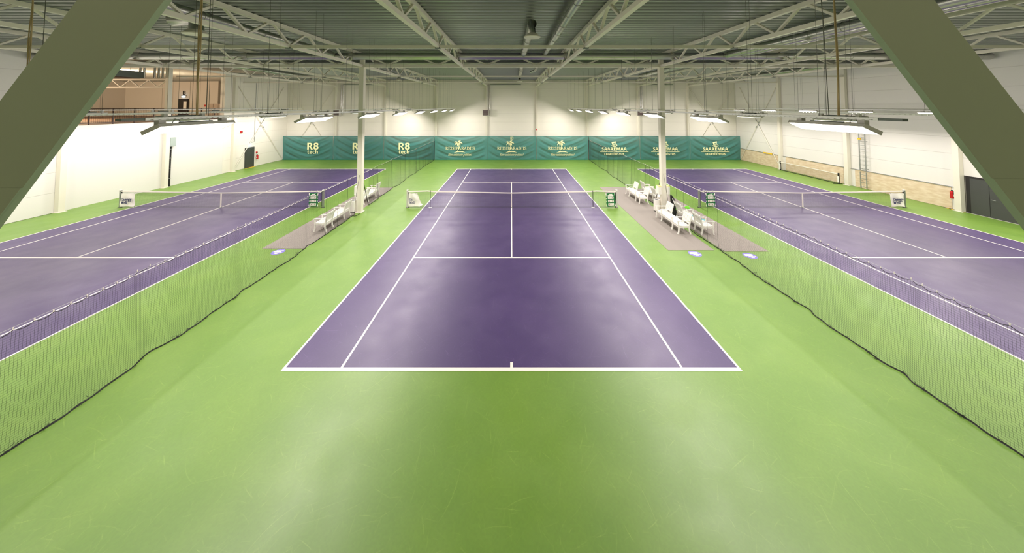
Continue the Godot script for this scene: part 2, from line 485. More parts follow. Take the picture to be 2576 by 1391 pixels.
	part("top_chord", MB.new().span(P(-36, 8.33, 24.28), P(-27.1, 8.45, 24.42)), M.steel, t)
	for k in 6:
		var xa := -27.2 - 1.45 * k
		part("diagonal", MB.new().bar(P(xa, 8.36, 24.35), P(xa - 0.72, 7.8, 24.35), 0.06, 0.06), M.steel, t)
		part("diagonal", MB.new().bar(P(xa - 0.72, 7.8, 24.35), P(xa - 1.44, 8.36, 24.35), 0.06, 0.06), M.steel, t)
	var bd := thing("air_unit", "long dark boxed air unit hung over the upper storey", "air unit", P(-30, 8.45, 22.5))
	part("casing", MB.new().span(P(-31.5, 8.47, 20.6), P(-28.6, 8.95, 24.0)), M.fixture_dark, bd)
	part("grille", MB.new().span(P(-31.3, 8.44, 20.7), P(-28.8, 8.47, 23.9)), M.door_dark, bd)
	for x in [-31, -29.2]:
		for zz in [21.0, 23.6]: part("hanger", MB.new().tube([P(x, 8.9, zz), P(x, ROOF, zz)], 0.012, 5), M.galv, bd)
	for k in 6:
		var x := -27.0 - 0.32 * k - (0.0 if k < 4 else 0.5)
		var o := thing("pipe_stub", "short silver pipe hanging under the roof beside the upper-storey column", "pipe", P(x, 8.3, 24.15), "short hanging pipes by the upper storey")
		part("pipe", MB.new().tube([P(x, ROOF - 0.002, 24.15), P(x, 8.5, 24.15)], 0.07, 10), M.duct, o)
	# warm globe lamps over the upper floor
	for q in [[-38.0, 25.5], [-44.0, 25.5], [-38.0, 19.0]]:
		var at := P(q[0], 8.0, q[1])
		var wl := thing("pendant_lamp", "warm globe pendant lamp hanging over the upper storey", "lamp", at, "pendant lamps of the upper storey")
		part("globe", MB.new().lathe(at, [Vector2(0.001, 0.0), Vector2(0.1, 0.03), Vector2(0.17, 0.1), Vector2(0.19, 0.19), Vector2(0.17, 0.28), Vector2(0.1, 0.35), Vector2(0.03, 0.38), Vector2(0.001, 0.38)], 18), M.warm_glow, wl)
		part("socket", MB.new().lathe(at, [Vector2(0.05, 0.37), Vector2(0.05, 0.48), Vector2(0.001, 0.5)], 10), M.black, wl)
		part("cord", MB.new().tube([at + Vector3.UP * 0.48, P(q[0], ROOF - 0.002, q[1])], 0.01, 5), M.black, wl)
		var sl := OmniLight3D.new()
		sl.name = "pendant_light"; sl.position = at + Vector3.UP * 0.19; sl.light_color = Color(1.0, 0.88, 0.73); sl.light_energy = 50.0; sl.omni_range = 70.0; sl.omni_attenuation = 2.0; sl.light_size = 0.15; sl.shadow_enabled = true
		add_child(sl, true)
	# lamps on the gallery ceiling behind the viewer
	for x in [-5.0, 5.0]:
		var at := P(x, 8.6, -2.5)
		var gl := thing("ceiling_lamp", "flat ceiling lamp above the viewing gallery", "lamp", at, "gallery ceiling lamps")
		part("housing", MB.new().box(at + Vector3(0, 0.04, 0), Vector3(1.3, 0.06, 0.3)), M.fixture, gl)
		part("diffuser", MB.new().box(at, Vector3(1.26, 0.02, 0.27)), M.lamp_glow, gl)
		for sd in [-1, 1]: part("hanger", MB.new().tube([at + Vector3(0.5 * sd, 0.07, 0), Vector3(at.x + 0.5 * sd, ROOF - 0.002, at.z)], 0.008, 5), M.galv, gl)
		var al2 := AreaLight3D.new()
		al2.name = "gallery_light"; al2.area_size = Vector2(1.2, 0.25); al2.light_color = Color(1.0, 0.92, 0.78); al2.light_energy = GALLERY_ENERGY; al2.area_range = 30.0; al2.area_attenuation = 2.0; al2.shadow_enabled = true
		al2.transform = Transform3D(Basis(Vector3.RIGHT, -PI / 2), at - Vector3.UP * 0.03)
		add_child(al2, true)

# ---------- steel ----------
func steelwork() -> void:
	var st: Material = M.steel
	# free columns between the courts
	for s in [-1, 1]:
		var x: float = 9.05 * s
		var c := thing("steel_column", "white steel column between the " + ("mezzanine court" if s < 0 else "ladder-side court") + " and the middle court", "column", P(x, 0, 18.7))
		part("shaft", MB.new().span(P(x - 0.14, 0, 18.56), P(x + 0.14, CHORD - 0.05, 18.84)), st, c)
		part("cap_plate", MB.new().span(P(x - 0.2, CHORD - 0.05, 18.5), P(x + 0.2, CHORD - 0.02, 18.9)), st, c)
		part("base_plate", MB.new().span(P(x - 0.2, 0, 18.5), P(x + 0.2, 0.03, 18.9)), st, c)
	# wall columns
	for x in [-21.1, -15.1, -9.05, -3.0, 3.02, 9.1, 15.25, 21.2]:
		var c := thing("wall_column", "cream steel column standing against the curtain wall", "column", P(x, 0, BACK - 0.12), "columns along the curtain wall")
		part("shaft", MB.new().span(P(x - 0.12, 0, BACK - 0.24), P(x + 0.12, ROOF, BACK - 0.01)), st, c)
		part("web", MB.new().span(P(x - 0.02, 0, BACK - 0.27), P(x + 0.02, ROOF, BACK - 0.24)), st, c)
	for q in [[-1, 18.63], [-1, 24.2], [-1, 30.05], [1, 18.78], [1, 24.95], [1, 31.1], [-1, 12.4], [1, 12.5]]:
		var x: float = (HALF - 0.14) * q[0]
		var c := thing("wall_column", "white steel column against the " + ("mezzanine wall" if q[0] < 0 else "plywood wall"), "column", P(x, 0, q[1]), "columns along the " + ("mezzanine wall" if q[0] < 0 else "plywood wall"))
		part("shaft", MB.new().span(P(x - 0.13, 0, q[1] - 0.14), P(x + 0.13, ROOF, q[1] + 0.14)), st, c)
		part("base_plate", MB.new().span(P(x - 0.13, 0, q[1] - 0.22), P(x + 0.2 * -q[0] * 0.9, 0.025, q[1] + 0.22)), st, c)
	# trusses running away from the camera
	var dm := MB.new().bar(Vector3(0, 0, 0), Vector3(0, 0.72, 1.025), 0.09, 0.07).mesh()
	var over := ["over the outer half of the mezzanine court", "over the inner half of the mezzanine court", "resting on the mezzanine column", "over the mezzanine half of the middle court",
		"over the ladder-side half of the middle court", "resting on the plywood-side column", "over the inner half of the ladder-side court", "over the outer half of the ladder-side court"]
	var roof_x := [-21.1, -15.1, -9.05, -3.0, 3.02, 9.05, 15.15, 21.15]
	for nth in 8:
		var x: float = roof_x[nth]
		var t := thing("roof_truss", "cream steel roof truss " + over[nth], "truss", P(x, CHORD, 18.7), "lengthwise roof trusses")
		part("bottom_chord", MB.new().span(P(x - 0.07, CHORD, -4.9), P(x + 0.07, CHORD + 0.14, BACK - 0.25)), st, t)
		part("top_chord", MB.new().span(P(x - 0.08, ROOF - 0.15, -4.9), P(x + 0.08, ROOF, BACK)), st, t)
		for k in range(-9, 9):
			var z := 18.7 + 2.05 * k
			if k == 0 and absf(absf(x) - 9.05) < 0.1: continue
			piece("diagonal", dm, st, t, P(x, CHORD + 0.1, z), Basis(Vector3.UP, 0.0))
			piece("diagonal", dm, st, t, P(x, CHORD + 0.1, z), Basis(Vector3.UP, PI))
		part("end_post", MB.new().span(P(x - 0.05, CHORD + 0.1, BACK - 0.35), P(x + 0.05, ROOF - 0.1, BACK - 0.25)), st, t)
	# main truss across the hall on the two columns
	var mt := thing("cross_truss", "deep steel truss spanning all courts over the two columns", "truss", P(0, CHORD, 18.7))
	part("bottom_chord", MB.new().span(P(-HALF + 0.28, CHORD - 0.02, 18.6), P(HALF - 0.28, CHORD + 0.16, 18.8)), st, mt)
	part("top_chord", MB.new().span(P(-HALF + 0.28, ROOF - 0.32, 18.6), P(HALF - 0.28, ROOF - 0.16, 18.8)), st, mt)
	for x in [-9.05, 9.05]: part("bearing_post", MB.new().span(P(x - 0.12, CHORD + 0.16, 18.6), P(x + 0.12, ROOF - 0.32, 18.8)), st, mt)
	for k in 9:
		var xa := -27.0 + 6.0 * k
		for o in [1.5, 4.5]:
			for s in [-1, 1]:
				part("diagonal", MB.new().bar(P(xa + o, CHORD + 0.12, 18.7), P(xa + o + 0.95 * s, ROOF - 0.28, 18.7), 0.1, 0.09, Vector3.BACK), st, mt)
	# ties across
	for z in [12.5, 24.9, 31.1, 6.3]:
		var t := thing("tie_beam", "slim cream tie beam running across under the roof trusses", "beam", P(0, CHORD, z), "tie beams across the hall")
		part("tube", MB.new().span(P(-HALF, CHORD - 0.02, z - 0.06), P(HALF, CHORD + 0.1, z + 0.06)), st, t)
		for x in [-21.1, -15.1, -9.05, -3.0, 3.02, 9.05, 15.15, 21.15]: part("clamp", MB.new().span(P(x - 0.1, CHORD - 0.04, z - 0.08), P(x + 0.1, CHORD + 0.02, z + 0.08)), M.fixture_dark, t)
	# wall girt at the top of the end wall
	var gb := thing("tie_beam", "cream eaves beam along the top of the curtain wall", "beam", P(0, ROOF - 0.3, BACK - 0.3))
	part("tube", MB.new().span(P(-HALF, ROOF - 0.42, BACK - 0.34), P(HALF, ROOF - 0.32, BACK - 0.24)), st, gb)
	# X bracing
	var xb := [["mezzanine wall near the grey door", [P(-HALF + 0.1, 0.25, 30.3), P(-HALF + 0.1, 8.5, 36.5)], [P(-HALF + 0.1, 8.5, 30.3), P(-HALF + 0.1, 0.25, 36.5)]],
		["plywood wall in the corner bay", [P(HALF - 0.1, 0.25, 31.3), P(HALF - 0.1, 8.5, 36.5)], [P(HALF - 0.1, 8.5, 31.3), P(HALF - 0.1, 0.25, 36.5)]],
		["curtain wall in the bay next to the mezzanine wall", [P(-26.7, 0.4, BACK - 0.12), P(-21.3, 8.5, BACK - 0.12)], [P(-26.7, 8.5, BACK - 0.12), P(-21.3, 0.4, BACK - 0.12)]],
		["curtain wall in the bay next to the plywood wall", [P(26.7, 0.4, BACK - 0.12), P(21.4, 8.5, BACK - 0.12)], [P(26.7, 8.5, BACK - 0.12), P(21.4, 0.4, BACK - 0.12)]]]
	for q in xb:
		var mid: Vector3 = (q[1][0] + q[1][1]) / 2
		var o := thing("wind_brace", "thin crossed steel rods on the " + q[0], "bracing", mid)
		part("rod", MB.new().tube(q[1], 0.028, 6), st, o)
		part("rod", MB.new().tube(q[2], 0.028, 6), st, o)
		for r in [q[1], q[2]]:
			for k in [0.47, 0.53]:
				var a: Vector3 = r[0].lerp(r[1], k)
				part("turnbuckle", MB.new().tube([a, a + (r[1] - r[0]).normalized() * 0.25], 0.04, 6), M.galv, o)
	# chevron braces right in front of the gallery, seen close up
	for s in [-1, 1]:
		var o := thing("diagonal_brace", "wide grey-green steel brace leaning in front of the " + ("mezzanine railing" if s < 0 else "dark double door"), "brace", P(2.45 * s, 4.66, 1.0))
		var dX := 0.70 if s < 0 else 0.727
		var x6 := 1.185 if s < 0 else 1.165
		var f := func(h): return x6 + dX * (6.56 - h)
		var W := 0.285 if s < 0 else 0.268
		var pl := PackedVector2Array([Vector2(f.call(4.66), 4.66), Vector2(f.call(8.2), 8.2), Vector2(f.call(8.2) + W, 8.2), Vector2(f.call(4.66) + W, 4.66)])
		part("flange", MB.new().prism(pl, P(0, 0, 1.0), Vector3(s, 0, 0), Vector3.UP, Vector3(0, 0, -0.02)), M.brace, o)
		var wp := PackedVector2Array([Vector2(f.call(4.66) + W / 2 - 0.01, 4.66), Vector2(f.call(8.2) + W / 2 - 0.01, 8.2), Vector2(f.call(8.2) + W / 2 + 0.01, 8.2), Vector2(f.call(4.66) + W / 2 + 0.01, 4.66)])
		part("web", MB.new().prism(wp, P(0, 0, 1.02), Vector3(s, 0, 0), Vector3.UP, Vector3(0, 0, -0.06)), M.brace, o)
		var hj := 6.02 if s < 0 else 6.05
		var cp := PackedVector2Array([Vector2(f.call(4.66), 4.66), Vector2(f.call(hj), hj), Vector2(f.call(hj) + W, hj), Vector2(f.call(4.66) + W, 4.66)])
		part("splice_plate", MB.new().prism(cp, P(0, 0, 0.996), Vector3(s, 0, 0), Vector3.UP, Vector3(0, 0, -0.005)), M.brace, o)
		part("foot_plate", MB.new().span(P(s * (f.call(4.66) - 0.08), 4.66, 0.9), P(s * (f.call(4.66) + W + 0.08), 4.685, 1.06)), M.brace, o)
	var hb := thing("header_beam", "grey-green header beam above the viewing opening", "beam", P(0, 8.1, 1.0))
	part("beam", MB.new().span(P(-HALF, 8.2, 0.95), P(HALF, 8.45, 1.1)), M.brace, hb)

# ---------- ducts ----------
func duct(label: String, pts: Array, r: float, m: Material, group := "", plate := false) -> void:
	var o := thing("air_duct", label, "duct", pts[0], group)
	part("tube", MB.new().tube(pts, r, 18), m, o)
	var tot := 0.0
	for k in pts.size() - 1:
		var a: Vector3 = pts[k]; var b: Vector3 = pts[k + 1]
		var len_ := a.distance_to(b)
		var d := (b - a) / len_
		var s := 1.2
		while s < len_ - 0.3:
			var q := a + d * s
			part("joint_ring", MB.new().tube([q, q + d * 0.04], r + 0.012, 18), m, o)
			if absf(d.y) < 0.3 and fmod(s, 3.6) < 1.0: part("hanger", MB.new().tube([q + Vector3.UP * r, Vector3(q.x, ROOF - 0.002, q.z)], 0.008, 4), M.galv, o)
			s += 1.2
	part("hanger", MB.new().tube([pts[0] + Vector3.UP * r, Vector3(pts[0].x, ROOF - 0.002, pts[0].z)], 0.008, 4), M.galv, o)
	if plate:
		var e: Vector3 = pts[-1]
		part("diffuser_plate", MB.new().lathe(e, [Vector2(r, 0.12), Vector2(r + 0.1, 0.02), Vector2(r + 0.13, 0.0), Vector2(r + 0.13, -0.03), Vector2(0.001, -0.03)], 24), M.steel, o, "round flared outlet")

func ducts() -> void:
	duct("large silver duct across the hall in front of the cross truss", [P(-HALF + 0.3, 9.08, 17.2), P(HALF - 0.3, 9.08, 17.2)], 0.2, M.duct)
	duct("large silver duct across the hall behind the cross truss", [P(-HALF + 0.3, 9.12, 20.3), P(HALF - 0.3, 9.12, 20.3)], 0.2, M.duct)
	duct("silver duct over the middle court ending in a drop outlet near the gallery", [P(0.66, 9.18, 16.98), P(0.72, 9.18, 10.75), P(0.72, 8.72, 10.75)], 0.16, M.duct, "", true)
	duct("narrow silver duct over the middle court without an outlet", [P(1.85, 9.22, 16.98), P(1.85, 9.22, 3.0)], 0.13, M.duct)
	duct("short silver duct over the middle court ending in an outlet near the curtain wall", [P(0.72, 9.16, 20.53), P(0.78, 9.16, 30.0), P(0.78, 8.75, 30.0)], 0.15, M.duct, "", true)
	duct("bent narrow duct over the middle court behind the cross truss", [P(1.9, 9.2, 20.53), P(1.9, 9.2, 25.0), P(1.6, 9.1, 25.4)], 0.1, M.duct)
	duct("dark silver duct beside the column of the mezzanine court", [P(-9.9, 9.15, 16.98), P(-9.9, 9.15, 3.0)], 0.17, M.duct)
	duct("silver drop duct with round outlet over the mezzanine court near the gallery", [P(-11.4, 9.2, 10.3), P(-10.6, 9.2, 10.3), P(-10.6, 8.72, 10.3)], 0.22, M.duct, "", true)
	duct("silver duct with drop outlet behind the mezzanine column", [P(-10.6, 9.15, 20.53), P(-10.6, 9.15, 28.9), P(-10.6, 8.75, 28.9)], 0.15, M.duct, "", true)
	duct("silver duct with drop outlet over the outer edge of the mezzanine court", [P(-19.8, 9.15, 20.53), P(-19.8, 9.15, 30.4), P(-19.8, 8.75, 30.4)], 0.15, M.duct, "", true)
	duct("broad silver duct beside the column of the ladder-side court", [P(11.9, 9.12, 16.98), P(11.9, 9.12, 3.0)], 0.19, M.duct)
	duct("second slimmer silver duct over the ladder-side court", [P(12.8, 9.15, 16.98), P(12.8, 9.15, 3.0)], 0.13, M.duct)
	duct("silver drop duct with round outlet over the ladder-side court near the gallery", [P(12.95, 9.2, 10.7), P(13.25, 9.2, 10.7), P(13.25, 8.72, 10.7)], 0.2, M.duct, "", true)
	duct("silver duct with drop outlet behind the plywood-side column", [P(11.9, 9.12, 20.53), P(11.9, 9.12, 28.6), P(11.9, 8.75, 28.6)], 0.16, M.duct, "", true)
	duct("long silver duct bending down near the plywood wall", [P(22.5, 9.15, 20.53), P(22.5, 9.15, 29.8), P(22.5, 9.05, 30.1), P(22.5, 8.7, 30.15)], 0.17, M.duct, "", true)

# ---------- lamps ----------
func lamp_rows() -> void:
	# x, facing (+1 towards +x, 0 down), first distance, spacing, count, where
	var rows := [[-6.55, 1, 6.4, 3.95, 8, "between the middle court and the mezzanine court"], [6.55, -1, 6.4, 3.95, 8, "between the middle court and the ladder-side court"],
		[-11.45, -1, 6.9, 3.95, 8, "over the inner edge of the mezzanine court"], [11.45, 1, 6.9, 3.95, 8, "over the inner edge of the ladder-side court"],
		[-24.6, 0, 6.4, 3.86, 8, "along the mezzanine wall"], [24.6, -1, 6.35, 3.86, 8, "along the plywood wall"]]
	var protos := {}
	for q in rows:
		var x: float = q[0]
		var d0: float = 5.5; var d1: float = 36.2
		var tr := thing("cable_tray", "white slotted cable tray " + q[5], "cable tray", P(x, 6.05, 20))
		var b := MB.new()
		b.span(P(x - 0.06, 6.027, d0), P(x + 0.06, 6.03, d1))
		for s in [-1, 1]:
			b.span(P(x + s * 0.055, 6.03, d0), P(x + s * 0.06, 6.036, d1))
			b.span(P(x + s * 0.055, 6.048, d0), P(x + s * 0.06, 6.08, d1))
			var z := d0
			while z < d1 - 0.1:
				b.span(P(x + s * 0.055, 6.036, z), P(x + s * 0.06, 6.048, z + 0.075))
				z += 0.125
		part("channel", b, M.tray, tr)
		part("end_piece", MB.new().span(P(x - 0.05, 6.03, d0 - 0.34), P(x + 0.05, 6.075, d0)), M.fixture_dark, tr)
		var z := d0 + 0.9
		while z < d1:
			for w in [[-0.05, z], [0.05, z + 0.25]]:
				if absf(w[1] - 17.2) > 0.25 and absf(w[1] - 20.3) > 0.25: part("suspension_wire", MB.new().thread([P(x + w[0], 6.05, w[1]), P(x + w[0], ROOF - 0.002, w[1])], 0.0045), M.wire, tr)
			z += 1.97
		var face: int = q[1]
		for k in q[4]:
			var dd: float = q[2] + q[3] * k
			var lab: String = ("bright tilted" if face != 0 and absf(x) != 11.45 else "tilted" if face != 0 else "flat") + " LED fixture " + q[5]
			var grp: String = "LED fixtures " + q[5]
			var o: Node3D
			if not protos.has(face):
				o = fixture(face)
				protos[face] = o
				o.position = P(x, 5.85, dd)
				tag(o, lab, "lamp", grp)
			else:
				o = copy(protos[face], P(x, 5.85, dd), 0.0, lab, grp)
			var nrm := Vector3(0.42 * face, -0.907, 0).normalized()
			var l := AreaLight3D.new()
			l.name = "fixture_light"
			l.area_size = Vector2(0.29, 1.42); l.light_color = Color(1.0, 0.965, 0.945); l.light_energy = LAMP_ENERGY * (0.8 if face == 0 else 1.0); l.area_range = 70.0; l.area_attenuation = 2.0; l.shadow_enabled = true
			var up := Vector3(0, 0, 1)
			l.transform = Transform3D(Basis(up.cross(-nrm).normalized(), up, -nrm), P(x, 5.85, dd) + nrm * 0.05)
			add_child(l, true)
	# power cables hanging from the roof to the trays
	for q in [[-6.55, 6.45, "mezzanine tray of the middle court"], [6.55, 6.2, "ladder-side tray of the middle court"], [-11.45, 7.3, "inner tray of the mezzanine court"]]:
		var o := thing("power_cable", "brown bundled power cable hanging to the " + q[2], "cable", P(q[0], 6.1, q[1]))
		for s in 3:
			var pts: Array = []
			for k in 15:
				var u := k / 14.0
				pts.append(P(q[0] + 0.012 * sin(u * 9.0 + s * 2.1) + 0.01 * (s - 1), 6.1 + (ROOF - 6.1 - 0.002) * u, q[1] + 0.012 * cos(u * 7.0 + s)))
			part("cord", MB.new().tube(pts, 0.011, 5), M.cable, o)
		var wpts := [P(q[0], 6.1, q[1] + 0.2), P(q[0] - 0.02, 8.0, q[1] + 0.22), P(q[0] - 0.06, ROOF - 0.002, q[1] + 0.25)]
		part("steel_rod", MB.new().tube(wpts, 0.007, 5), M.wire, o)

func fixture(face: int) -> Node3D:   # built around the origin, then placed
	var o := thing("led_fixture", "", "lamp", Vector3.ZERO)
	var nrm := Vector3(0.42 * face, -0.907, 0).normalized()
	var across := Vector3(0, 0, 1).cross(nrm).normalized()
	var zz := Vector3(0, 0, 1)
	part("housing", MB.new().obox(-nrm * 0.02, across * 0.17, nrm * 0.03, zz * 0.76), M.fixture, o)
	part("diffuser", MB.new().obox(nrm * 0.016, across * 0.155, nrm * 0.006, zz * 0.74), M.lamp_glow, o)
	for s in [-1, 1]:
		part("end_cap", MB.new().obox(-nrm * 0.012 + zz * 0.765 * s, across * 0.175, nrm * 0.036, zz * 0.008), M.fixture, o)
		part("bracket", MB.new().span(Vector3(-0.045, 0.0, s * 0.62 - 0.06), Vector3(0.045, 0.176, s * 0.62 + 0.06)), M.fixture, o)
	part("driver_box", MB.new().span(Vector3(-0.05, 0.06, -0.35), Vector3(0.05, 0.13, 0.25)), M.fixture_dark, o)
	var c: Array = []
	for k in 12:
		var a := TAU * k / 9.0
		c.append(Vector3(0.07, 0.12 + 0.06 * sin(a), 0.4 + 0.07 * cos(a)))
	part("lead", MB.new().tube(c, 0.006, 5), M.fixture_dark, o)
	return o

# ---------- nets ----------
func divider(s: int) -> void:
	var where := "mezzanine court" if s < 0 else "ladder-side court"
	for seg in [[4.3, 18.15, "near part"], [19.9, 36.75, "far part"]]:
		var a: float = seg[0]; var b: float = seg[1]
		var far: bool = a > 10.0
		var o := thing("divider_net", "black divider net of the " + where + (", from column to curtain wall" if far else ", from column towards the gallery"), "net", P(9.1 * s, 0, (a + b) / 2))
		var top := 2.22 if s < 0 else 2.3
		var pleats: Array = [[7.9, 0.13], [10.6, 0.08], [14.0, 0.07]] if s < 0 else [[7.3, 0.12], [9.6, 0.07], [12.6, 0.06]]
		if far: pleats = [[21.5, 0.1], [24.0, 0.1], [27.0, 0.08], [30.0, 0.12], [33.0, 0.1]]
		var off := func(d: float, h: float) -> float:
			var r: float = 0.018 * sin(d * 1.9 + s) + 0.012 * sin(d * 4.7 + h * 0.8)
			for p in pleats:
				var t: float = (d - p[0] - 0.25 * (top - h) * 0.4) / 0.22
				r += p[1] * exp(-t * t) * (1.0 if t < 0.0 else 1.0)
			r += 0.10 * exp(-pow((d - 5.2) / 0.9, 2.0)) * maxf(0.0, 1.0 - h)
			return r
		var sag := func(d: float) -> float: return 0.045 * absf(sin(PI * (d - a) / 0.25)) + 0.012
		var g := MB.new()
		var cell := 0.045
		var d := a
		while d <= b:
			var pts: Array = []
			var hh: float = top - sag.call(d)
			for k in 9:
				var h := hh * k / 8.0
				pts.append(P(s * (9.1 + off.call(d, h)), h + 0.012, d))
			g.thread(pts, 0.0016)
			d += cell
		for r in 48:
			var pts: Array = []
			var frac := (r + 0.5) / 48.0
			d = a
			while d <= b + 0.001:
				var h: float = (top - 0.05) * frac
				pts.append(P(s * (9.1 + off.call(d, h)), h + 0.012, d))
				d += 0.2
			g.thread(pts, 0.0016)
		part("netting", g, M.net, o, "fine black net mesh", "stuff")
		# head rope hanging in small loops from clips on a steel wire
		var hp: Array = []
		d = a
		while d <= b:
			hp.append(P(s * (9.1 + off.call(d, top)), top - sag.call(d), d))
			d += 0.0625
		part("head_rope", MB.new().thread(hp, 0.007), M.black, o)
		part("top_wire", MB.new().thread([P(9.1 * s, top + 0.03, a - 0.6), P(9.1 * s, top + 0.03, b + 0.5)], 0.004), M.galv, o)
		var clip := MB.new().tube([Vector3(0, -0.02, 0), Vector3(0, 0.012, 0.009), Vector3(0, 0.035, 0), Vector3(0, 0.012, -0.009), Vector3(0, -0.018, 0)], 0.0045, 5).mesh()
		d = a
		while d <= b:
			piece("clip", clip, M.net_tape, o, P(s * (9.1 + off.call(d, top)), top + 0.005, d))
			d += 0.25
		# weighted foot rope lying on the floor, with torn strands
		var fp: Array = []
		d = a
		while d <= b:
			var w := 0.02 * sin(d * 3.1 + s) + 0.012 * sin(d * 11.0) + (0.05 * sin(d * 1.3) if far else 0.0)
			fp.append(P(s * (9.1 + off.call(d, 0.0)) + w, 0.016 + 0.006 * sin(d * 17.0), d))
			d += 0.08
		part("foot_rope", MB.new().thread(fp, 0.017), M.black, o)
		var fr := MB.new()
		for k in 90 if not far else 50:
			var dd := rng.randf_range(a, b)
			var x0: float = s * (9.1 + off.call(dd, 0.0))
			var pts := [P(x0 + rng.randf_range(-0.03, 0.03), 0.015, dd)]
			for j in 3: pts.append(pts[j] + Vector3(rng.randf_range(-0.05, 0.05), rng.randf_range(-0.004, 0.03), rng.randf_range(-0.09, 0.09)))
			for j in 4: pts[j].y = maxf(pts[j].y, 0.008)
			fr.thread(pts, 0.004)
		part("torn_strands", fr, M.black, o, "frayed net ends along the foot rope", "stuff")
		# seams and gathered cords
		var seams: Array = [15.4, 16.4, 17.4] if s < 0 else [13.9, 14.6, 16.6, 17.3]
		if far: seams = [20.6, 23.1, 25.6, 27.8, 29.6, 31.0, 32.2, 33.3, 34.3, 35.2, 36.0]
		for q in seams:
			var pts: Array = []
			for k in 9:
				var h: float = top * (1.0 - k / 8.0)
				pts.append(P(s * (9.1 + off.call(q, h)), h + 0.02, q + 0.02 * sin(k * 1.1 + q)))
			part("gathered_cord", MB.new().thread(pts, 0.0055 if not far else 0.0045), M.net, o)
		if far:
			part("end_rope", MB.new().tube([P(9.1 * s, top, 18.9), P(9.1 * s, 1.1, 19.45), P(9.12 * s, 0.03, 19.95)], 0.022, 6), M.black, o)
			part("wall_rope", MB.new().tube([P(9.1 * s, 2.7, 36.75), P(9.12 * s, 1.3, 36.72), P(9.1 * s, 0.03, 36.7)], 0.03, 6), M.black, o)
		else:
			part("end_rope", MB.new().tube([P(9.0 * s, top, 18.5), P(9.1 * s, 1.0, 18.3), P(9.1 * s, 0.03, 18.15)], 0.008, 6), M.black, o)
			var lp: Array = []
			for k in 14:
				var ang := PI * 0.5 + TAU * 0.75 * k / 13.0
				lp.append(P(s * (9.0 + 0.12 * sin(ang)), 0.018, 18.2 + 0.25 * cos(ang)))
			part("rope_loop", MB.new().tube(lp, 0.015, 6), M.black, o)

func cloth(b: MB, x0: float, x1: float, h0: float, h1: float, nx: int, nh: int, f: Callable) -> void:   # f(u, v) -> Vector3
	var g: Array = []
	for i in nx + 1:
		for j in nh + 1: g.append(f.call(float(i) / nx, float(j) / nh))
	var nn: Array = []
	for i in nx + 1:
		for j in nh + 1:
			var dx: Vector3 = g[mini(i + 1, nx) * (nh + 1) + j] - g[maxi(i - 1, 0) * (nh + 1) + j]
			var dy: Vector3 = g[i * (nh + 1) + mini(j + 1, nh)] - g[i * (nh + 1) + maxi(j - 1, 0)]
			nn.append(dx.cross(dy).normalized())
	for i in nx:
		for j in nh:
			var a := i * (nh + 1) + j; var c := a + nh + 1
			b.tri(g[a], g[c], g[c + 1], nn[a], nn[c], nn[c + 1])
			b.tri(g[a], g[c + 1], g[a + 1], nn[a], nn[c + 1], nn[a + 1])

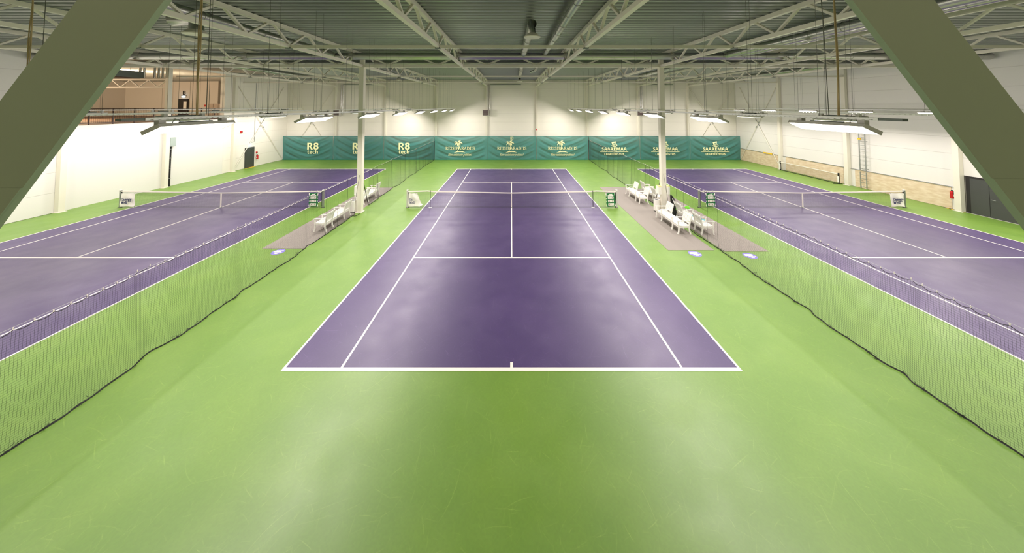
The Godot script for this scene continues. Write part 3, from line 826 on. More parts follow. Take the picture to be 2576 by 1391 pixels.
func court_net(xc: float, where: String, lx: float, rx: float, singles: bool) -> void:
	var o := thing("tennis_net", "tennis net with white tape on the " + where, "net", P(xc, 0, NET_D))
	var top := func(x: float) -> float:
		var t: float = absf(x - xc) / 6.4
		var r := lerpf(0.914, 1.03, t)
		if singles and absf(x - xc) > 5.05: r = lerpf(1.05, 1.0, (absf(x - xc) - 5.05) / 1.35)
		return r
	for x in [lx, rx]:
		var s := signf(x - xc)
		var p := part("net_post", MB.new().span(P(x - 0.045 + 0.03 * s, 0, NET_D - 0.045), P(x + 0.045 + 0.03 * s, 1.07, NET_D + 0.045)), M.galv if not singles else M.fixture, o, "square net post")
		part("cap", MB.new().span(P(x - 0.05 + 0.03 * s, 1.07, NET_D - 0.05), P(x + 0.05 + 0.03 * s, 1.085, NET_D + 0.05)), M.net_tape, p)
		part("foot", MB.new().span(P(x - 0.08 + 0.03 * s, 0, NET_D - 0.08), P(x + 0.08 + 0.03 * s, 0.02, NET_D + 0.08)), M.black, p)
		part("lacing", MB.new().span(P(x - 0.02 - 0.04 * s, 0.06, NET_D - 0.012), P(x + 0.02 - 0.04 * s, 1.0, NET_D + 0.012)), M.black, o)
	var g := MB.new()
	var x := lx + 0.06
	while x < rx - 0.05:
		g.thread([P(x, 0.03, NET_D), P(x, top.call(x) - 0.04, NET_D)], 0.002)
		x += 0.045
	for k in 21:
		var pts: Array = []
		for j in 33:
			var xx := lerpf(lx + 0.05, rx - 0.05, j / 32.0)
			pts.append(P(xx, 0.03 + (top.call(xx) - 0.07) * k / 20.0, NET_D))
		g.thread(pts, 0.002 if k > 0 else 0.008)
	# double mesh in the upper third
	x = lx + 0.08
	while x < rx - 0.05:
		g.thread([P(x, top.call(x) - 0.28, NET_D + 0.004), P(x, top.call(x) - 0.04, NET_D + 0.004)], 0.002)
		x += 0.045
	part("netting", g, M.net, o, "black net mesh", "stuff")
	var tp := MB.new()
	for j in 32:
		var xa := lerpf(lx, rx, j / 32.0); var xb := lerpf(lx, rx, (j + 1) / 32.0)
		tp.bar(P(xa, top.call(xa) - 0.025, NET_D), P(xb, top.call(xb) - 0.025, NET_D), 0.035, 0.06, Vector3.BACK)
	part("tape", tp, M.net_tape, o, "white head tape")
	part("centre_strap", MB.new().span(P(xc - 0.028, 0, NET_D - 0.022), P(xc + 0.028, 0.9, NET_D + 0.022)), M.net_tape, o)
	part("strap_anchor", MB.new().span(P(xc - 0.05, 0, NET_D - 0.09), P(xc + 0.05, 0.03, NET_D + 0.04)), M.galv, o)
	if singles:
		for s in [-1, 1]:
			part("singles_stick", MB.new().tube([P(xc + 5.05 * s, 0, NET_D - 0.05), P(xc + 5.05 * s, 1.07, NET_D - 0.05)], 0.016, 6), M.black, o)
			part("stick_foot", MB.new().lathe(P(xc + 5.05 * s, 0, NET_D - 0.05), [Vector2(0.1, 0.0), Vector2(0.1, 0.02), Vector2(0.02, 0.035)], 12), M.net_tape, o)

func scoreboard(xc: float, tilt: float, rows: Array, where: String) -> void:
	var at := P(xc, 0.5, NET_D - 0.09)
	var o := thing("scoreboard", "green flip scoreboard with white number rows hung on the " + where, "scoreboard", at)
	var w := 0.56; var h := 0.82
	o.rotation.z = tilt
	var bd := func(called, x, y, ww, hh, m, z, par): return piece(called, boxmesh(Vector3(ww, hh, 0.02)), m, par, origin(par) + Vector3(x, y, z))
	bd.call("board", 0, 0, w - 0.06, h, M.score_green, 0.0, o)
	for s in [-1, 1]:
		for k in 5:
			bd.call("side_tab", s * (w / 2 - 0.02), -h / 2 + 0.05 + k * (h - 0.1) / 4, 0.06, 0.09, M.score_green if k % 4 else M.white_paint, 0.0, o)
			if k < 4: bd.call("number_tab", s * (w / 2 - 0.025), -h / 2 + 0.15 + k * (h - 0.1) / 4, 0.02, 0.07, M.white_paint, 0.0, o)
	bd.call("crest", 0, h * 0.41, 0.22, 0.05, M.white_paint, 0.008, o)
	bd.call("name_strip", 0, h * 0.31, 0.35, 0.06, M.white_paint, 0.008, o)
	for k in 3:
		var y := h * 0.16 - k * 0.205
		var c: Node3D = bd.call("score_card", 0, y, 0.35, 0.145, M.white_paint, 0.01, o)
		text(rows[k][0], font(true, true), 0.085, 0.0, M.score_ink, c, origin(c) + Vector3(-0.1, 0, 0.012), Basis.IDENTITY, 0.0, "digit")
		piece("dash", boxmesh(Vector3(0.05, 0.014, 0.008)), M.score_ink, c, origin(c) + Vector3(0, 0, 0.012))
		text(rows[k][4], font(true, true), 0.085, 0.0, M.score_ink, c, origin(c) + Vector3(0.1, 0, 0.012), Basis.IDENTITY, 0.0, "digit")
	for s in [-1, 1]:
		piece("hook", MB.new().tube([Vector3(0, -0.02, 0), Vector3(0, 0.14, 0), Vector3(0, 0.15, -0.12)], 0.008, 5).mesh(), M.galv, o, at + Vector3(0.18 * s, h / 2, 0))

func net_banner(x0: float, x1: float, lines: Array, where: String, folded: bool, lean: float) -> void:
	var o := thing("net_banner", ("white cloth banner with a folded-over corner" if folded else "white cloth banner with dark blue lettering") + " on the " + where, "banner", P((x0 + x1) / 2, 0.1, NET_D - 0.06))
	var b := MB.new()
	var f := func(u: float, v: float) -> Vector3:
		var x := lerpf(x0, x1, u); var h := lerpf(0.08, 0.9, v)
		if folded: x = lerpf(x0, lerpf(x1, x0 + 0.62 * (x1 - x0), pow(v, 0.9) * 1.0), u)
		else: x += lean * (1.0 - v) * 0.1 + 0.02 * sin(v * 7.0) * u
		if folded and u > 0.8 and v < 0.25: h += 0.12 * (u - 0.8) * 5.0 * (0.25 - v) * 4.0
		return P(x, h + 0.03 * sin(u * 3.0) * (1.0 - v), NET_D - 0.11 - 0.02 * sin(u * 9.0 + v * 4.0) - 0.03 * (1.0 - v) * sin(v * 8.0 + u * 3.0))
	cloth(b, x0, x1, 0, 1, 20, 16, f)
	part("cloth", b, M.white_cloth, o)
	var w := x1 - x0
	for k in 2:
		text(lines[k][0], font(true, true), 0.155, w * lines[k][1], M.navy, o, P(x0 + w * lines[k][2], 0.535 - 0.185 * k, NET_D - 0.175), Basis.IDENTITY, 0.0, "lettering")
	for s in [0.05, 0.5 if folded else 0.95]:
		part("tie", MB.new().tube([P(x0 + w * s, 0.88, NET_D - 0.12), P(x0 + w * s, 0.94, NET_D - 0.02)], 0.006, 4), M.black, o)

# ---------- curtains on the end wall ----------
func ribbon(b: MB, pts: Array, widths: Array, z: float) -> void:   # a flat printed stroke on the curtain plane
	var l: Array = []; var r: Array = []
	var m := pts.size()
	for k in m:
		var d: Vector2 = (pts[mini(k + 1, m - 1)] - pts[maxi(k - 1, 0)]).normalized()
		var nn: Vector2 = Vector2(-d.y, d.x) * widths[k] / 2
		l.append(pts[k] + nn); r.append(pts[k] - nn)
	for k in m - 1:
		b.quad(Vector3(l[k].x, l[k].y, z), Vector3(l[k + 1].x, l[k + 1].y, z), Vector3(r[k + 1].x, r[k + 1].y, z), Vector3(r[k].x, r[k].y, z), Vector3.BACK)
		b.quad(Vector3(l[k].x, l[k].y, z - 0.008), Vector3(l[k + 1].x, l[k + 1].y, z - 0.008), Vector3(r[k + 1].x, r[k + 1].y, z - 0.008), Vector3(r[k].x, r[k].y, z - 0.008), Vector3.FORWARD)

func curve(a: Vector2, c: Vector2, b: Vector2, k := 8) -> Array:
	var p: Array = []
	for j in k + 1:
		var t := float(j) / k
		p.append(a.lerp(c, t).lerp(c.lerp(b, t), t))
	return p

func curtains() -> void:
	var edge := [-27.0, -21.05, -15.08, -9.12, -2.9, 2.95, 9.05, 15.15, 21.05, 27.0]
	var logo := [-23.4, -18.07, -12.66, -6.05, 0.02, 6.0, 12.05, 18.07, 23.95]
	var cd := 36.72
	var zf := -(cd - 0.13)
	for k in 9:
		var kind := k / 3
		var x0: float = edge[k] + 0.02; var x1: float = edge[k + 1] - 0.02
		var what: String = ["teal wall curtain with bold letters and a number", "green wall curtain with a palm tree emblem", "teal wall curtain with a cup emblem"][kind]
		var which: String = [["in the corner by the mezzanine wall", "behind the mezzanine column", "next to the palm curtains"], ["next to the bold-letter curtains", "with a small court number at its top", "next to the cup-emblem curtains"], ["next to the palm curtains", "behind the plywood-side column", "in the corner by the plywood wall"]][kind][k % 3]
		var o := thing("wall_curtain", what + ", " + which, "curtain", P((x0 + x1) / 2, 0, cd), "curtains along the end wall")
		var b := MB.new()
		var ph := k * 1.7
		var f := func(u: float, v: float) -> Vector3:
			var x := lerpf(x0, x1, u); var h := lerpf(0.0, 2.76, v)
			var c := 2.0 * u - 1.0
			var t: float = h + 1.15 * (1.0 - pow(absf(c), 1.5)) * (1.0 + 0.12 * sin(ph))
			var env: float = smoothstep(0.0, 0.25, 1.0 - absf(c)) * smoothstep(0.0, 0.15, v)
			var z: float = 0.065 * sin(t * 7.6 + ph) * env + 0.03 * sin(t * 15.0 + ph * 2.0 + c * 2.0) * env
			z += 0.03 * exp(-pow((1.0 - absf(c)) * 9.0, 2.0)) * sin(h * 2.0 + ph)
			return P(x, h - 0.02 * sin(PI * u) * v, cd + z)
		cloth(b, x0, x1, 0, 2.76, 60, 40, f)
		part("cloth", b, [M.cloth_teal, M.cloth_green, M.cloth_deep][kind], o)
		var hem := MB.new()
		hem.span(P(x0, 2.72, cd - 0.015), P(x1, 2.77, cd + 0.015))
		part("top_hem", hem, [M.cloth_teal, M.cloth_green, M.cloth_deep][kind], o)
		part("bottom_hem", MB.new().span(P(x0, 0.0, cd - 0.03), P(x1, 0.07, cd + 0.03)), [M.cloth_teal, M.cloth_green, M.cloth_deep][kind], o)
		part("top_cord", MB.new().tube([P(x0 - 0.02, 2.78, cd), P(x1 + 0.02, 2.78, cd)], 0.012, 5), M.net_tape, o)
		for x in [x0 + 0.05, x1 - 0.05]: part("tie", MB.new().tube([P(x, 2.76, cd), P(x, 2.76, BACK - 0.1)], 0.01, 4), M.wire, o)
		var cx: float = logo[k]
		var pm: Material = M.print
		if kind == 0:
			text("R8", font(false, true), 0.78, 1.33, pm, o, Vector3(cx, 1.6, zf))
			text("tech", font(false, true), 0.42, 1.24, pm, o, Vector3(cx + 0.03, 0.93, zf))
		elif kind == 1:
			text("REISIPARADIIS", font(true, false), 0.33, 3.43, pm, o, Vector3(cx, 1.36, zf))
			text("Sinu unistuste puhkus!", font(true, false), 0.24, 2.73, pm, o, Vector3(cx, 0.62, zf), Basis.IDENTITY, 0.35)
			var e := MB.new()
			var C := Vector2(cx - 0.28, 1.98)
			for q in [[Vector2(-0.22, 0.22), Vector2(-0.42, 0.06)], [Vector2(-0.25, 0.02), Vector2(-0.34, -0.28)], [Vector2(0.12, 0.26), Vector2(0.36, 0.24)], [Vector2(0.34, 0.14), Vector2(0.56, -0.08)], [Vector2(0.24, -0.04), Vector2(0.30, -0.30)], [Vector2(-0.04, -0.16), Vector2(-0.03, -0.34)]]:
				ribbon(e, curve(C, C + q[0], C + q[1]), [0.05, 0.10, 0.13, 0.15, 0.15, 0.13, 0.10, 0.06, 0.01], zf)
			ribbon(e, curve(C, Vector2(cx + 0.06, 1.62), Vector2(cx - 0.36, 1.02), 8), [0.05, 0.06, 0.07, 0.08, 0.08, 0.08, 0.07, 0.05, 0.02], zf + 0.005)
			ribbon(e, curve(Vector2(cx - 0.72, 0.83), Vector2(cx - 0.05, 1.12), Vector2(cx + 0.6, 0.86), 8), [0.01, 0.05, 0.09, 0.11, 0.12, 0.11, 0.09, 0.05, 0.01], zf)
			part("palm_emblem", e, pm, o, "cream palm tree print")
			if k == 4:
				var nb := MB.new()
				for q in [[-0.18, 2.40, 0.18, 2.43], [-0.18, 2.66, 0.18, 2.69], [-0.18, 2.40, -0.15, 2.69], [0.15, 2.40, 0.18, 2.69]]: nb.span(Vector3(cx + q[0], q[1], zf), Vector3(cx + q[2], q[3], zf - 0.01))
				part("number_frame", nb, pm, o)
				text("2", font(false, false), 0.19, 0.0, pm, o, Vector3(cx, 2.545, zf), Basis.IDENTITY, 0.0, "court_number")
		else:
			text("SAAREMAA", font(false, true), 0.37, 2.94, pm, o, Vector3(cx, 1.29, zf))
			text("LIHATÖÖSTUS", font(false, true), 0.235, 2.31, pm, o, Vector3(cx, 0.67, zf))
			part("rule", MB.new().span(Vector3(cx - 1.66, 0.94, zf), Vector3(cx + 1.66, 0.985, zf - 0.01)), pm, o)
			var e := MB.new()
			e.prism(PackedVector2Array([Vector2(-0.30, 2.08), Vector2(0.20, 2.17), Vector2(0.16, 1.72), Vector2(-0.18, 1.70)]), Vector3(cx, 0, zf - 0.01), Vector3.RIGHT, Vector3.UP, Vector3(0, 0, 0.01))
			ribbon(e, curve(Vector2(cx - 0.36, 1.70), Vector2(cx + 0.10, 1.48), Vector2(cx + 0.34, 1.66), 8), [0.02, 0.08, 0.1, 0.1, 0.1, 0.1, 0.09, 0.08, 0.05], zf)
			ribbon(e, curve(Vector2(cx + 0.34, 1.66), Vector2(cx + 0.34, 1.78), Vector2(cx + 0.24, 1.84), 4), [0.08, 0.08, 0.06, 0.04, 0.02], zf)
			part("cup_emblem", e, pm, o, "cream emblem print")
			var e2 := MB.new()
			for q in [Vector2(-0.1, 1.93), Vector2(0.02, 1.95), Vector2(0.10, 1.90), Vector2(-0.05, 1.84), Vector2(0.06, 1.82)]:
				e2.obox(Vector3(cx + q.x, q.y, zf + 0.008), Vector3(0.035, 0.02, 0), Vector3(-0.02, 0.035, 0), Vector3(0, 0, 0.004))
			part("emblem_detail", e2, [M.cloth_teal, M.cloth_green, M.cloth_deep][kind], o)

# ---------- furniture ----------
func bench_proto() -> Node3D:   # faces +x, 2.34 m along z: two slatted seats with a table between
	var o := thing("bench", "", "bench", Vector3.ZERO)
	var m: Material = M.white_paint
	for k in 5:
		part("seat_slat", MB.new().box(Vector3(-0.2 + 0.108 * k, 0.405 + 0.006 * absf(k - 1.5), 0), Vector3(0.095, 0.028, 2.34)), m, o)
	for x in [0.255, -0.24]: part("apron", MB.new().box(Vector3(x, 0.355, 0), Vector3(0.028, 0.075, 2.28)), m, o)
	for z in [-1.15, -0.56, 0.56, 1.15]:
		# front leg running up to the arm
		var pf := [Vector3(0.31, 0, z), Vector3(0.275, 0.15, z), Vector3(0.265, 0.3, z), Vector3(0.275, 0.42, z), Vector3(0.29, 0.62, z)]
		var b := MB.new()
		for k in 4: b.bar(pf[k], pf[k + 1] + (pf[k + 1] - pf[k]).normalized() * 0.006, 0.055, 0.05, Vector3.RIGHT)
		part("leg", b, m, o)
		# sabre rear leg that becomes the back stile
		var pr := [Vector3(-0.31, 0, z), Vector3(-0.255, 0.14, z), Vector3(-0.23, 0.3, z), Vector3(-0.245, 0.45, z), Vector3(-0.29, 0.65, z), Vector3(-0.37, 0.9, z)]
		b = MB.new()
		for k in 5: b.bar(pr[k], pr[k + 1] + (pr[k + 1] - pr[k]).normalized() * 0.006, 0.06, 0.05, Vector3.RIGHT)
		part("leg", b, m, o)
		b = MB.new()
		b.bar(Vector3(-0.29, 0.63, z), Vector3(0.2, 0.645, z), 0.055, 0.03, Vector3.BACK)
		b.bar(Vector3(0.19, 0.645, z), Vector3(0.35, 0.625, z), 0.07, 0.032, Vector3.BACK)
		part("armrest", b, m, o)
		part("side_rail", MB.new().bar(Vector3(-0.24, 0.36, z), Vector3(0.27, 0.36, z), 0.03, 0.07, Vector3.BACK), m, o)
	for s in [-1, 1]:
		var zc: float = 0.855 * s
		var back := part("backrest", MB.new().bar(Vector3(-0.362, 0.875, zc - 0.31), Vector3(-0.362, 0.875, zc + 0.31), 0.035, 0.075, Vector3.RIGHT), m, o)
		part("lower_rail", MB.new().bar(Vector3(-0.262, 0.53, zc - 0.29), Vector3(-0.262, 0.53, zc + 0.29), 0.03, 0.05, Vector3.RIGHT), m, back)
		for k in 6:
			part("slat", MB.new().bar(Vector3(-0.262, 0.53, zc - 0.235 + 0.094 * k), Vector3(-0.355, 0.86, zc - 0.235 + 0.094 * k), 0.018, 0.06, Vector3.RIGHT), m, back)
	return o

func benches() -> void:
	var p := bench_proto()
	var spots := [[-9.56, 16.86, PI, "on the mezzanine mat before the column"], [-9.68, 21.1, PI, "on the mezzanine mat behind the column"],
		[8.46, 16.55, PI, "facing the middle court before its column"], [8.48, 21.24, PI, "facing the middle court behind its column"],
		[9.56, 16.5, 0.0, "with sports things on it"], [9.65, 21.4, 0.0, "facing the ladder-side court behind the column"]]
	for k in spots.size():
		var q: Array = spots[k]
		var lab: String = "white wooden double bench " + q[3]
		if k == 0:
			p.position = P(q[0], 0.021, q[1]); p.rotation.y = q[2]
			tag(p, lab, "bench", "white benches beside the columns")
		else: copy(p, P(q[0], 0.021, q[1]), q[2], lab, "white benches beside the columns")
	for q in [[-11.03, -9.15, 13.92, 24.2, "between the mezzanine court and the divider net"], [6.83, 8.85, 13.77, 24.35, "along the middle court under the court-facing benches"], [9.2, 11.15, 13.65, 23.9, "along the ladder-side court"]]:
		var o := thing("carpet_mat", "long grey carpet mat " + q[4], "mat", P((q[0] + q[1]) / 2, 0, (q[2] + q[3]) / 2))
		part("pile", MB.new().span(P(q[0], 0, q[2]), P(q[1], 0.008, q[3])), M.carpet, o)
	for q in [[-9.42, 18.62, "mezzanine"], [8.72, 18.85, "plywood-side"]]:
		var o := thing("waste_bin", "white cylindrical waste bin beside the " + q[2] + " column", "bin", P(q[0], 0.008, q[1]))
		var at := P(q[0], 0.008, q[1])
		part("body", MB.new().lathe(at, [Vector2(0.001, 0.03), Vector2(0.15, 0.03), Vector2(0.17, 0.05), Vector2(0.17, 0.68), Vector2(0.155, 0.70), Vector2(0.14, 0.70), Vector2(0.14, 0.2), Vector2(0.001, 0.2)], 24), M.white_paint, o)
		part("base_ring", MB.new().lathe(at, [Vector2(0.001, 0.0), Vector2(0.15, 0.0), Vector2(0.16, 0.04), Vector2(0.001, 0.04)], 24), M.black, o)
		part("opening", MB.new().lathe(at, [Vector2(0.14, 0.66), Vector2(0.11, 0.665), Vector2(0.001, 0.665)], 24), M.black, o, "dark bin opening")
	# boxes hung on the columns
	for q in [[-9.27, "white dispenser box on the mezzanine column"], [8.83, "white dispenser box on the plywood-side column, facing the middle court"], [9.33, "white dispenser box on the plywood-side column, facing the outer court"]]:
		var s := signf(q[0] - (9.05 * signf(q[0])))
		var o := thing("dispenser_box", q[1], "box", P(q[0], 1.05, 18.75))
		part("box", MB.new().span(P(q[0] - 0.09, 1.05, 18.6), P(q[0] + 0.08, 1.52, 18.92)), M.white_paint, o)
		if q[0] > 0: part("lid", MB.new().span(P(q[0] - 0.09, 1.52, 18.6), P(q[0] + 0.08, 1.54, 18.92)), M.pale_yellow, o, "yellow lid")
	# sports things around the plywood-side benches
	var bag := thing("racket_bag", "black racket bag with lime trim leaning behind the bench at the plywood-side column", "bag", P(9.42, 0.008, 18.0))
	var bb := MB.new()
	var secs := [[0.0, 0.03, 0.20, 0.13], [0.25, 0.06, 0.24, 0.16], [0.5, 0.12, 0.21, 0.14], [0.75, 0.19, 0.14, 0.1], [1.0, 0.26, 0.07, 0.06], [1.08, 0.28, 0.03, 0.03]]
	var rings: Array = []
	for q in secs:
		var ring: Array = []
		for k in 14:
			var a := TAU * k / 14.0
			ring.append(P(9.42 - q[1] * 0.35 + cos(a) * q[3], 0.02 + q[0] + 0.01, 18.02 + q[1] * 1.1 + sin(a) * q[2]))
		rings.append(ring)
	for i in rings.size() - 1:
		for k in 14:
			var c: Vector3 = (rings[i][0] + rings[i][7]) / 2
			var k2 := (k + 1) % 14
			var n0: Vector3 = (rings[i][k] - c).normalized(); var n1: Vector3 = (rings[i][k2] - c).normalized()
			bb.tri(rings[i][k], rings[i][k2], rings[i + 1][k2], n0, n1, n1)
			bb.tri(rings[i][k], rings[i + 1][k2], rings[i + 1][k], n0, n1, n0)
	part("body", bb, M.black, bag)
	part("strap", MB.new().tube([P(9.44, 0.35, 17.8), P(9.42, 0.75, 17.95), P(9.36, 1.05, 18.2), P(9.3, 1.1, 18.35)], 0.022, 6), M.black, bag)
	part("trim", MB.new().obox(P(9.44, 0.5, 17.85), Vector3(0.09, 0.02, 0), Vector3(-0.01, 0.1, 0.02), Vector3(0, 0, 0.012)), M.lime, bag, "lime green panel")
	part("white_stripe", MB.new().tube([P(9.36, 0.6, 17.9), P(9.3, 0.95, 18.12)], 0.02, 5), M.white_paint, bag)
	var tw := thing("towel", "crumpled lime green towel on the armrest of the cluttered bench", "towel", P(9.72, 0.67, 17.35))
	part("cloth", MB.new().lathe(P(9.72, 0.645, 17.35), [Vector2(0.001, 0.13), Vector2(0.07, 0.12), Vector2(0.12, 0.07), Vector2(0.14, 0.03), Vector2(0.12, 0.0)], 9), M.lime, tw)
	var sh := thing("shoe_bag", "pinkish soft bag lying under the cluttered bench", "bag", P(9.62, 0.01, 17.35))
	part("body", MB.new().lathe(P(9.62, 0.008, 17.35), [Vector2(0.12, 0.0), Vector2(0.16, 0.04), Vector2(0.13, 0.11), Vector2(0.05, 0.14), Vector2(0.001, 0.145)], 10), M.pink, sh)
	part("drawstring", MB.new().tube([P(9.62, 0.15, 17.35), P(9.68, 0.13, 17.3), P(9.75, 0.06, 17.26)], 0.008, 5), M.white_paint, sh)
	var bt := thing("towel", "patterned teal and white towel draped on the table of the cluttered bench", "towel", P(9.58, 0.43, 16.72))
	var tb := MB.new()
	cloth(tb, 0, 1, 0, 1, 10, 8, func(u, v): return P(9.42 + 0.36 * u, 0.434 + 0.02 * sin(u * 9.0) * sin(v * 7.0) + 0.022, 16.55 + 0.36 * v + 0.02 * sin(u * 5.0)))
	part("cloth", tb, M.white_cloth, bt)
	for k in 4:
		var tq := MB.new()
		cloth(tq, 0, 1, 0, 1, 4, 2, func(u, v): return P(9.45 + 0.085 * k + 0.05 * u, 0.442 + 0.02 * sin((0.085 * k + 0.05 * u) / 0.36 * 9.0) * sin((0.1 + 0.7 * v) * 7.0) + 0.022, 16.6 + 0.07 * (k % 2) + 0.2 * v))
		part("stripe", tq, M.teal, bt)
	var cp := thing("sports_cap", "teal sports cap lying on the seat of the cluttered bench", "cap", P(9.72, 0.43, 16.2))
	part("crown", MB.new().lathe(P(9.72, 0.43, 16.2), [Vector2(0.11, 0.0), Vector2(0.11, 0.04), Vector2(0.085, 0.085), Vector2(0.03, 0.11), Vector2(0.001, 0.112)], 14), M.teal, cp)
	part("brim", MB.new().prism(PackedVector2Array([Vector2(0.0, -0.1), Vector2(0.12, -0.09), Vector2(0.18, -0.04), Vector2(0.18, 0.04), Vector2(0.12, 0.09), Vector2(0.0, 0.1)]), P(9.78, 0.432, 16.2), Vector3.RIGHT, Vector3.BACK, Vector3(0, 0.008, 0)), M.teal, cp)
	# floor stickers
	for q in [[-10.08, 13.62, "in front of the mezzanine mat"], [7.82, 13.46, "in front of the mat along the middle court"], [10.03, 13.28, "in front of the mat along the ladder-side court"]]:
		var o := thing("floor_sticker", "round violet floor sticker with white print " + q[2], "sticker", P(q[0], 0, q[1]))
		var at := P(q[0], 0.0, q[1])
		part("disc", MB.new().lathe(at, [Vector2(0.26, 0.0), Vector2(0.26, 0.002), Vector2(0.001, 0.002)], 28), M.sticker, o)
		for r in [[-0.16, 0.08, 0.16, 0.14], [-0.2, -0.02, 0.12, 0.05], [-0.1, -0.1, 0.2, -0.05], [-0.05, -0.18, 0.08, -0.13]]:
			part("print", MB.new().span(at + Vector3(r[0], 0.002, -r[1]), at + Vector3(r[2], 0.0028, -r[3])), M.white_paint, o)

# ---------- wall fittings ----------
func extinguisher(at: Vector3, label: String, s: int) -> void:
	var o := thing("fire_extinguisher", label, "extinguisher", at)
	part("cylinder", MB.new().lathe(at, [Vector2(0.001, 0), Vector2(0.085, 0.0), Vector2(0.09, 0.02), Vector2(0.09, 0.36), Vector2(0.07, 0.42), Vector2(0.03, 0.45), Vector2(0.001, 0.45)], 16), M.red, o)
	part("valve", MB.new().span(at + Vector3(-0.03, 0.44, -0.03), at + Vector3(0.03, 0.5, 0.03)), M.black, o)
	part("hose", MB.new().tube([at + Vector3(0, 0.47, 0.03), at + Vector3(-0.05 * s, 0.44, 0.1), at + Vector3(-0.06 * s, 0.25, 0.11)], 0.014, 6), M.black, o)
	part("label_print", MB.new().span(at + Vector3(-0.05, 0.14, 0.075), at + Vector3(0.05, 0.26, 0.093)), M.white_paint, o, "pale instruction label")
	part("wall_hook", MB.new().span(at + Vector3(0.0, 0.4, -0.02), at + Vector3(0.16 * s, 0.43, 0.02)), M.galv, o)

func fittings() -> void:
	# left wall
	var xl := -HALF
	var d := struct("door_2", MB.new().span(P(xl, 0, 31.5), P(xl + 0.06, 2.08, 32.62)), M.door_grey, "dark grey single door in the mezzanine wall")
	part("door_leaf", MB.new().span(P(xl + 0.06, 0.01, 31.56), P(xl + 0.075, 2.0, 32.52)), M.door_grey, d)
	part("door_handle", MB.new().tube([P(xl + 0.07, 1.03, 32.4), P(xl + 0.13, 1.03, 32.4), P(xl + 0.13, 1.03, 32.28)], 0.012, 6), M.galv, d)
	part("door_closer", MB.new().span(P(xl + 0.075, 1.94, 32.15), P(xl + 0.12, 2.0, 32.5)), M.galv, d)
	part("threshold", MB.new().span(P(xl, 0, 31.5), P(xl + 0.25, 0.012, 32.62)), M.yellow, d, "worn yellow threshold")
	var es := thing("exit_sign", "small white exit lamp above the grey door in the mezzanine wall", "sign", P(xl + 0.06, 2.18, 32.0))
	part("housing", MB.new().span(P(xl, 2.18, 31.8), P(xl + 0.05, 2.36, 32.2)), M.white_paint, es)
	part("panel", MB.new().span(P(xl + 0.05, 2.2, 31.82), P(xl + 0.06, 2.34, 32.18)), M.exit_glow, es)
	var sl := OmniLight3D.new()
	sl.name = "exit_sign_lamp"; sl.position = P(xl + 0.2, 2.27, 32.0); sl.light_color = Color(0.75, 0.9, 1.0); sl.light_energy = 0.1; sl.omni_range = 10.0; sl.omni_attenuation = 2.0; sl.shadow_enabled = true; sl.light_size = 0.1
	add_child(sl, true)
	var cd := thing("conduit", "thin grey conduit running up the mezzanine wall from the exit lamp", "conduit", P(xl + 0.03, 2.36, 32.0))
	part("pipe", MB.new().tube([P(xl + 0.04, 2.36, 32.0), P(xl + 0.04, 2.55, 32.0), P(xl + 0.04, 2.62, 32.6), P(xl + 0.04, 8.9, 32.65)], 0.022, 6), M.galv, cd)
	extinguisher(P(xl + 0.12, 0.72, 32.95), "red fire extinguisher on the wall beside the grey single door", -1)
	for q in [[3.73, 31.0, 0.14, "red alarm sounder high on the mezzanine wall"], [1.42, 32.95, 0.1, "small red call point above the extinguisher by the grey door"]]:
		var o := thing("alarm", q[3], "alarm", P(xl, q[0], q[1]))
		part("base", MB.new().span(P(xl, q[0] - q[2] * 0.8, q[1] - q[2] * 0.8), P(xl + 0.03, q[0] + q[2] * 0.8, q[1] + q[2] * 0.8)), M.red, o)
		var cy := MB.new().tube([P(xl + 0.03, q[0], q[1]), P(xl + 0.1, q[0], q[1])], q[2] * 0.75, 14)
		part("sounder", cy, M.red, o)
		part("lens", MB.new().tube([P(xl + 0.1, q[0], q[1]), P(xl + 0.115, q[0], q[1])], q[2] * 0.4, 12), M.fixture_dark, o)
	var eb := thing("electric_box", "grey electrical cabinet on the mezzanine wall with a black conduit", "cabinet", P(xl, 3.1, 24.5))
	part("body", MB.new().span(P(xl, 3.12, 24.4), P(xl + 0.2, 3.82, 24.85)), M.box_grey, eb)
	part("door", MB.new().span(P(xl + 0.2, 3.15, 24.43), P(xl + 0.215, 3.79, 24.82)), M.box_grey, eb)
	part("conduit", MB.new().tube([P(xl + 0.07, 3.12, 24.6), P(xl + 0.06, 1.5, 24.6), P(xl + 0.06, 0.0, 24.6)], 0.05, 8), M.black, eb, "thick black conduit")
	for h in [0.6, 1.4, 2.2, 2.9]: part("clip", MB.new().span(P(xl, h, 24.53), P(xl + 0.12, h + 0.03, 24.67)), M.galv, eb)
	# right wall
	var xr := HALF
	d = struct("door_3", MB.new().span(P(xr - 0.02, 0, 15.36), P(xr + 0.06, 2.16, 18.58)), M.door_dark, "dark grey double door in the plywood wall")
	part("door_leaf", MB.new().span(P(xr - 0.035, 0.01, 17.68), P(xr - 0.02, 2.05, 18.4)), M.door_grey, d)
	part("door_leaf", MB.new().span(P(xr - 0.035, 0.01, 15.46), P(xr - 0.02, 2.05, 17.66)), M.door_grey, d)
	part("door_handle", MB.new().tube([P(xr - 0.03, 1.03, 17.58), P(xr - 0.1, 1.03, 17.58), P(xr - 0.1, 1.03, 17.4)], 0.014, 6), M.galv, d)
	part("sill", MB.new().span(P(xr - 0.06, 0, 15.3), P(xr, 0.015, 18.6)), M.fixture, d)
	extinguisher(P(xr - 0.15, 0.68, 19.08), "red fire extinguisher beside the dark double door", 1)
	var hz := thing("hazard_strip", "yellow and black hazard strip on the floor beside the double door", "marking", P(xr - 0.1, 0, 19.0))
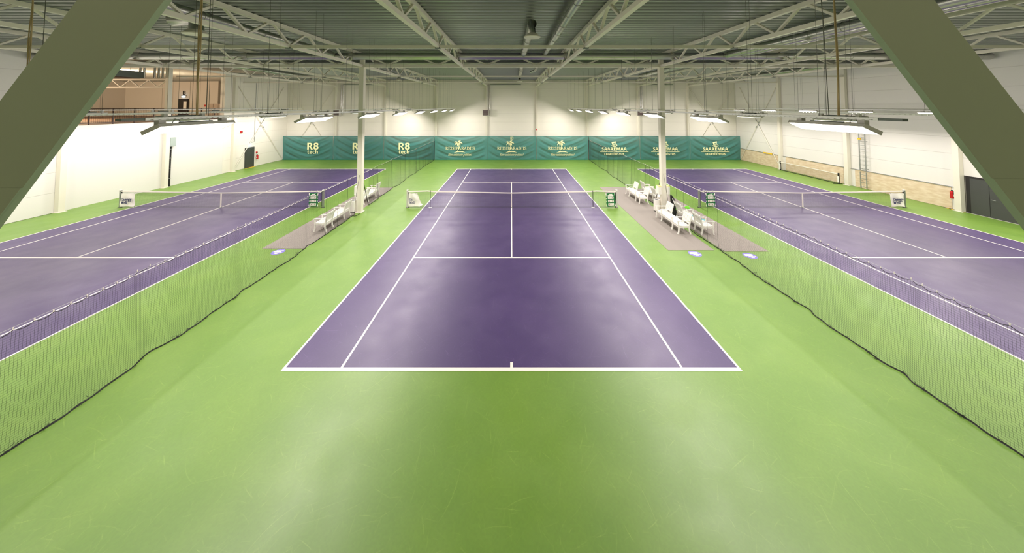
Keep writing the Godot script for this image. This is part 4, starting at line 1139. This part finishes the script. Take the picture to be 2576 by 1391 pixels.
	for k in 8: part("stripe", MB.new().span(P(xr - 0.16, 0, 18.62 + 0.11 * k), P(xr - 0.06, 0.006, 18.73 + 0.11 * k)), M.yellow if k % 2 == 0 else M.black, hz)
	var ld := thing("wall_ladder", "grey steel roof ladder fixed to the plywood wall", "ladder", P(xr - 0.2, 0, 23.85))
	for q in [[0.02, 1.28], [1.36, 5.75]]:
		for z in [23.62, 24.02]: part("stile", MB.new().span(P(xr - 0.2, q[0], z - 0.02), P(xr - 0.14, q[1], z + 0.02)), M.galv, ld)
		var h: float = q[0] + 0.15
		while h < q[1] - 0.05:
			part("rung", MB.new().tube([P(xr - 0.17, h, 23.62), P(xr - 0.17, h, 24.02)], 0.016, 6), M.galv, ld)
			h += 0.3
	for h in [0.6, 1.5, 3.6, 5.5]:
		for z in [23.62, 24.02]: part("wall_bracket", MB.new().span(P(xr - 0.15, h, z - 0.015), P(xr, h + 0.03, z + 0.015)), M.galv, ld)
	part("lock", MB.new().span(P(xr - 0.24, 3.72, 23.9), P(xr - 0.14, 3.85, 24.06)), M.yellow, ld)
	# mini net leaning along the dado
	var mn := thing("mini_net", "portable mini tennis net standing along the plywood dado", "net", P(26.55, 0, 28.2))
	for z in [25.35, 30.8]:
		part("post", MB.new().span(P(26.5, 0, z - 0.04), P(26.58, 0.88, z + 0.04)), M.black, mn)
		part("sleeve", MB.new().span(P(26.485, 0.12, z - 0.06), P(26.5, 0.62, z + 0.06)), M.white_paint, mn, "white printed sleeve")
		part("foot", MB.new().span(P(26.1, 0, z - 0.03), P(26.8, 0.03, z + 0.03)), M.black, mn)
	part("tape", MB.new().bar(P(26.54, 0.8, 25.35), P(26.54, 0.8, 30.8), 0.02, 0.06), M.net_tape, mn)
	part("base_bar", MB.new().tube([P(26.54, 0.02, 25.35), P(26.54, 0.02, 30.8)], 0.025, 6), M.black, mn)
	part("joint", MB.new().box(P(26.54, 0.035, 28.1), Vector3(0.1, 0.07, 0.14)), M.black, mn)
	var g := MB.new()
	for k in 120: g.thread([P(26.54, 0.03, 25.4 + 0.045 * k), P(26.54, 0.78, 25.4 + 0.045 * k)], 0.0015)
	for k in 17: g.thread([P(26.54, 0.05 + 0.045 * k, 25.35), P(26.54, 0.05 + 0.045 * k, 30.8)], 0.0015)
	part("netting", g, M.net, mn, "black net mesh", "stuff")
	var yt := thing("resistance_band", "yellow strap lying over the dado ledge by the corner bracing", "strap", P(xr - 0.05, 1.38, 32.4))
	part("band", MB.new().span(P(xr - 0.09, 1.3, 32.2), P(xr - 0.055, 1.42, 33.3)), M.yellow, yt)
	# fan heaters with pipes on the end wall
	for q in [[-3.08, "between the bays of the palm curtains"], [15.2, "above the cup-emblem curtains"], [-20.73, "above the bold-letter curtains"]]:
		var x: float = q[0]; var zz := BACK - 0.34
		var o := thing("fan_heater", "dark-grilled fan heater on the curtain wall " + q[1], "heater", P(x, 5.2, zz - 0.2))
		part("casing", MB.new().span(P(x - 0.36, 5.2, zz - 0.35), P(x + 0.36, 5.88, zz)), M.fixture, o)
		for k in 7: part("louvre", MB.new().bar(P(x - 0.31, 5.27 + 0.09 * k, zz - 0.36), P(x + 0.31, 5.27 + 0.09 * k, zz - 0.36), 0.03, 0.075, Vector3.BACK), M.heater, o)
		part("bracket", MB.new().span(P(x - 0.1, 5.4, zz), P(x + 0.1, 5.7, BACK - 0.2)), M.fixture_dark, o)
		for s in [[0.24, 6.0], [0.46, 5.4]]:
			part("pipe", MB.new().tube([P(x + s[0], s[1], BACK - 0.15), P(x + s[0], 8.9, BACK - 0.15)], 0.055, 8), M.duct, o, "silver insulated pipe")
		part("pipe_elbow", MB.new().tube([P(x + 0.46, 5.4, BACK - 0.15), P(x + 0.44, 5.15, BACK - 0.2), P(x + 0.25, 5.1, BACK - 0.3), P(x + 0.15, 5.2, BACK - 0.4)], 0.02, 6), M.galv, o)
		part("cross_pipe", MB.new().tube([P(x + 0.46, 8.88, BACK - 0.15), P(x + 4.2, 8.9, BACK - 0.15)], 0.05, 8), M.galv, o)
	var rs := thing("alarm", "tiny red call point on a column above the palm curtains", "alarm", P(3.0, 3.5, BACK - 0.3))
	part("base", MB.new().span(P(2.88, 3.4, BACK - 0.3), P(3.08, 3.62, BACK - 0.27)), M.white_paint, rs)
	part("button", MB.new().span(P(2.92, 3.44, BACK - 0.32), P(3.04, 3.58, BACK - 0.3)), M.red, rs)

func _ready() -> void:
	rng.seed = 77
	make_view()
	make_materials()
	shell()
	upper_floor()
	steelwork()
	ducts()
	lamp_rows()
	curtains()
	divider(-1)
	divider(1)
	court_net(-18.08, "mezzanine court", -24.3, -11.75, false)
	court_net(0.0, "middle court", -6.45, 6.5, true)
	court_net(18.1, "ladder-side court", 11.7, 24.4, false)
	scoreboard(-12.27, 0.0, ["5 - 5", "6 - 5", "6 - 6"], "net of the mezzanine court")
	scoreboard(6.14, 0.06, ["6 - 0", "6 - 0", "6 - 3"], "net of the middle court")
	scoreboard(12.32, 0.02, ["6 - 2", "6 - 1", "6 - 3"], "net of the ladder-side court")
	net_banner(-24.16, -23.3, [["Energy", 0.78, 0.45], ["Well", 0.45, 0.31]], "net of the mezzanine court", false, -0.5)
	net_banner(-6.38, -5.5, [["En", 0.2, 0.2], ["Well", 0.36, 0.27]], "net of the middle court", true, 0.0)
	net_banner(23.42, 24.28, [["Energy", 0.78, 0.48], ["Well", 0.5, 0.38]], "net of the ladder-side court", false, 0.3)
	benches()
	fittings()
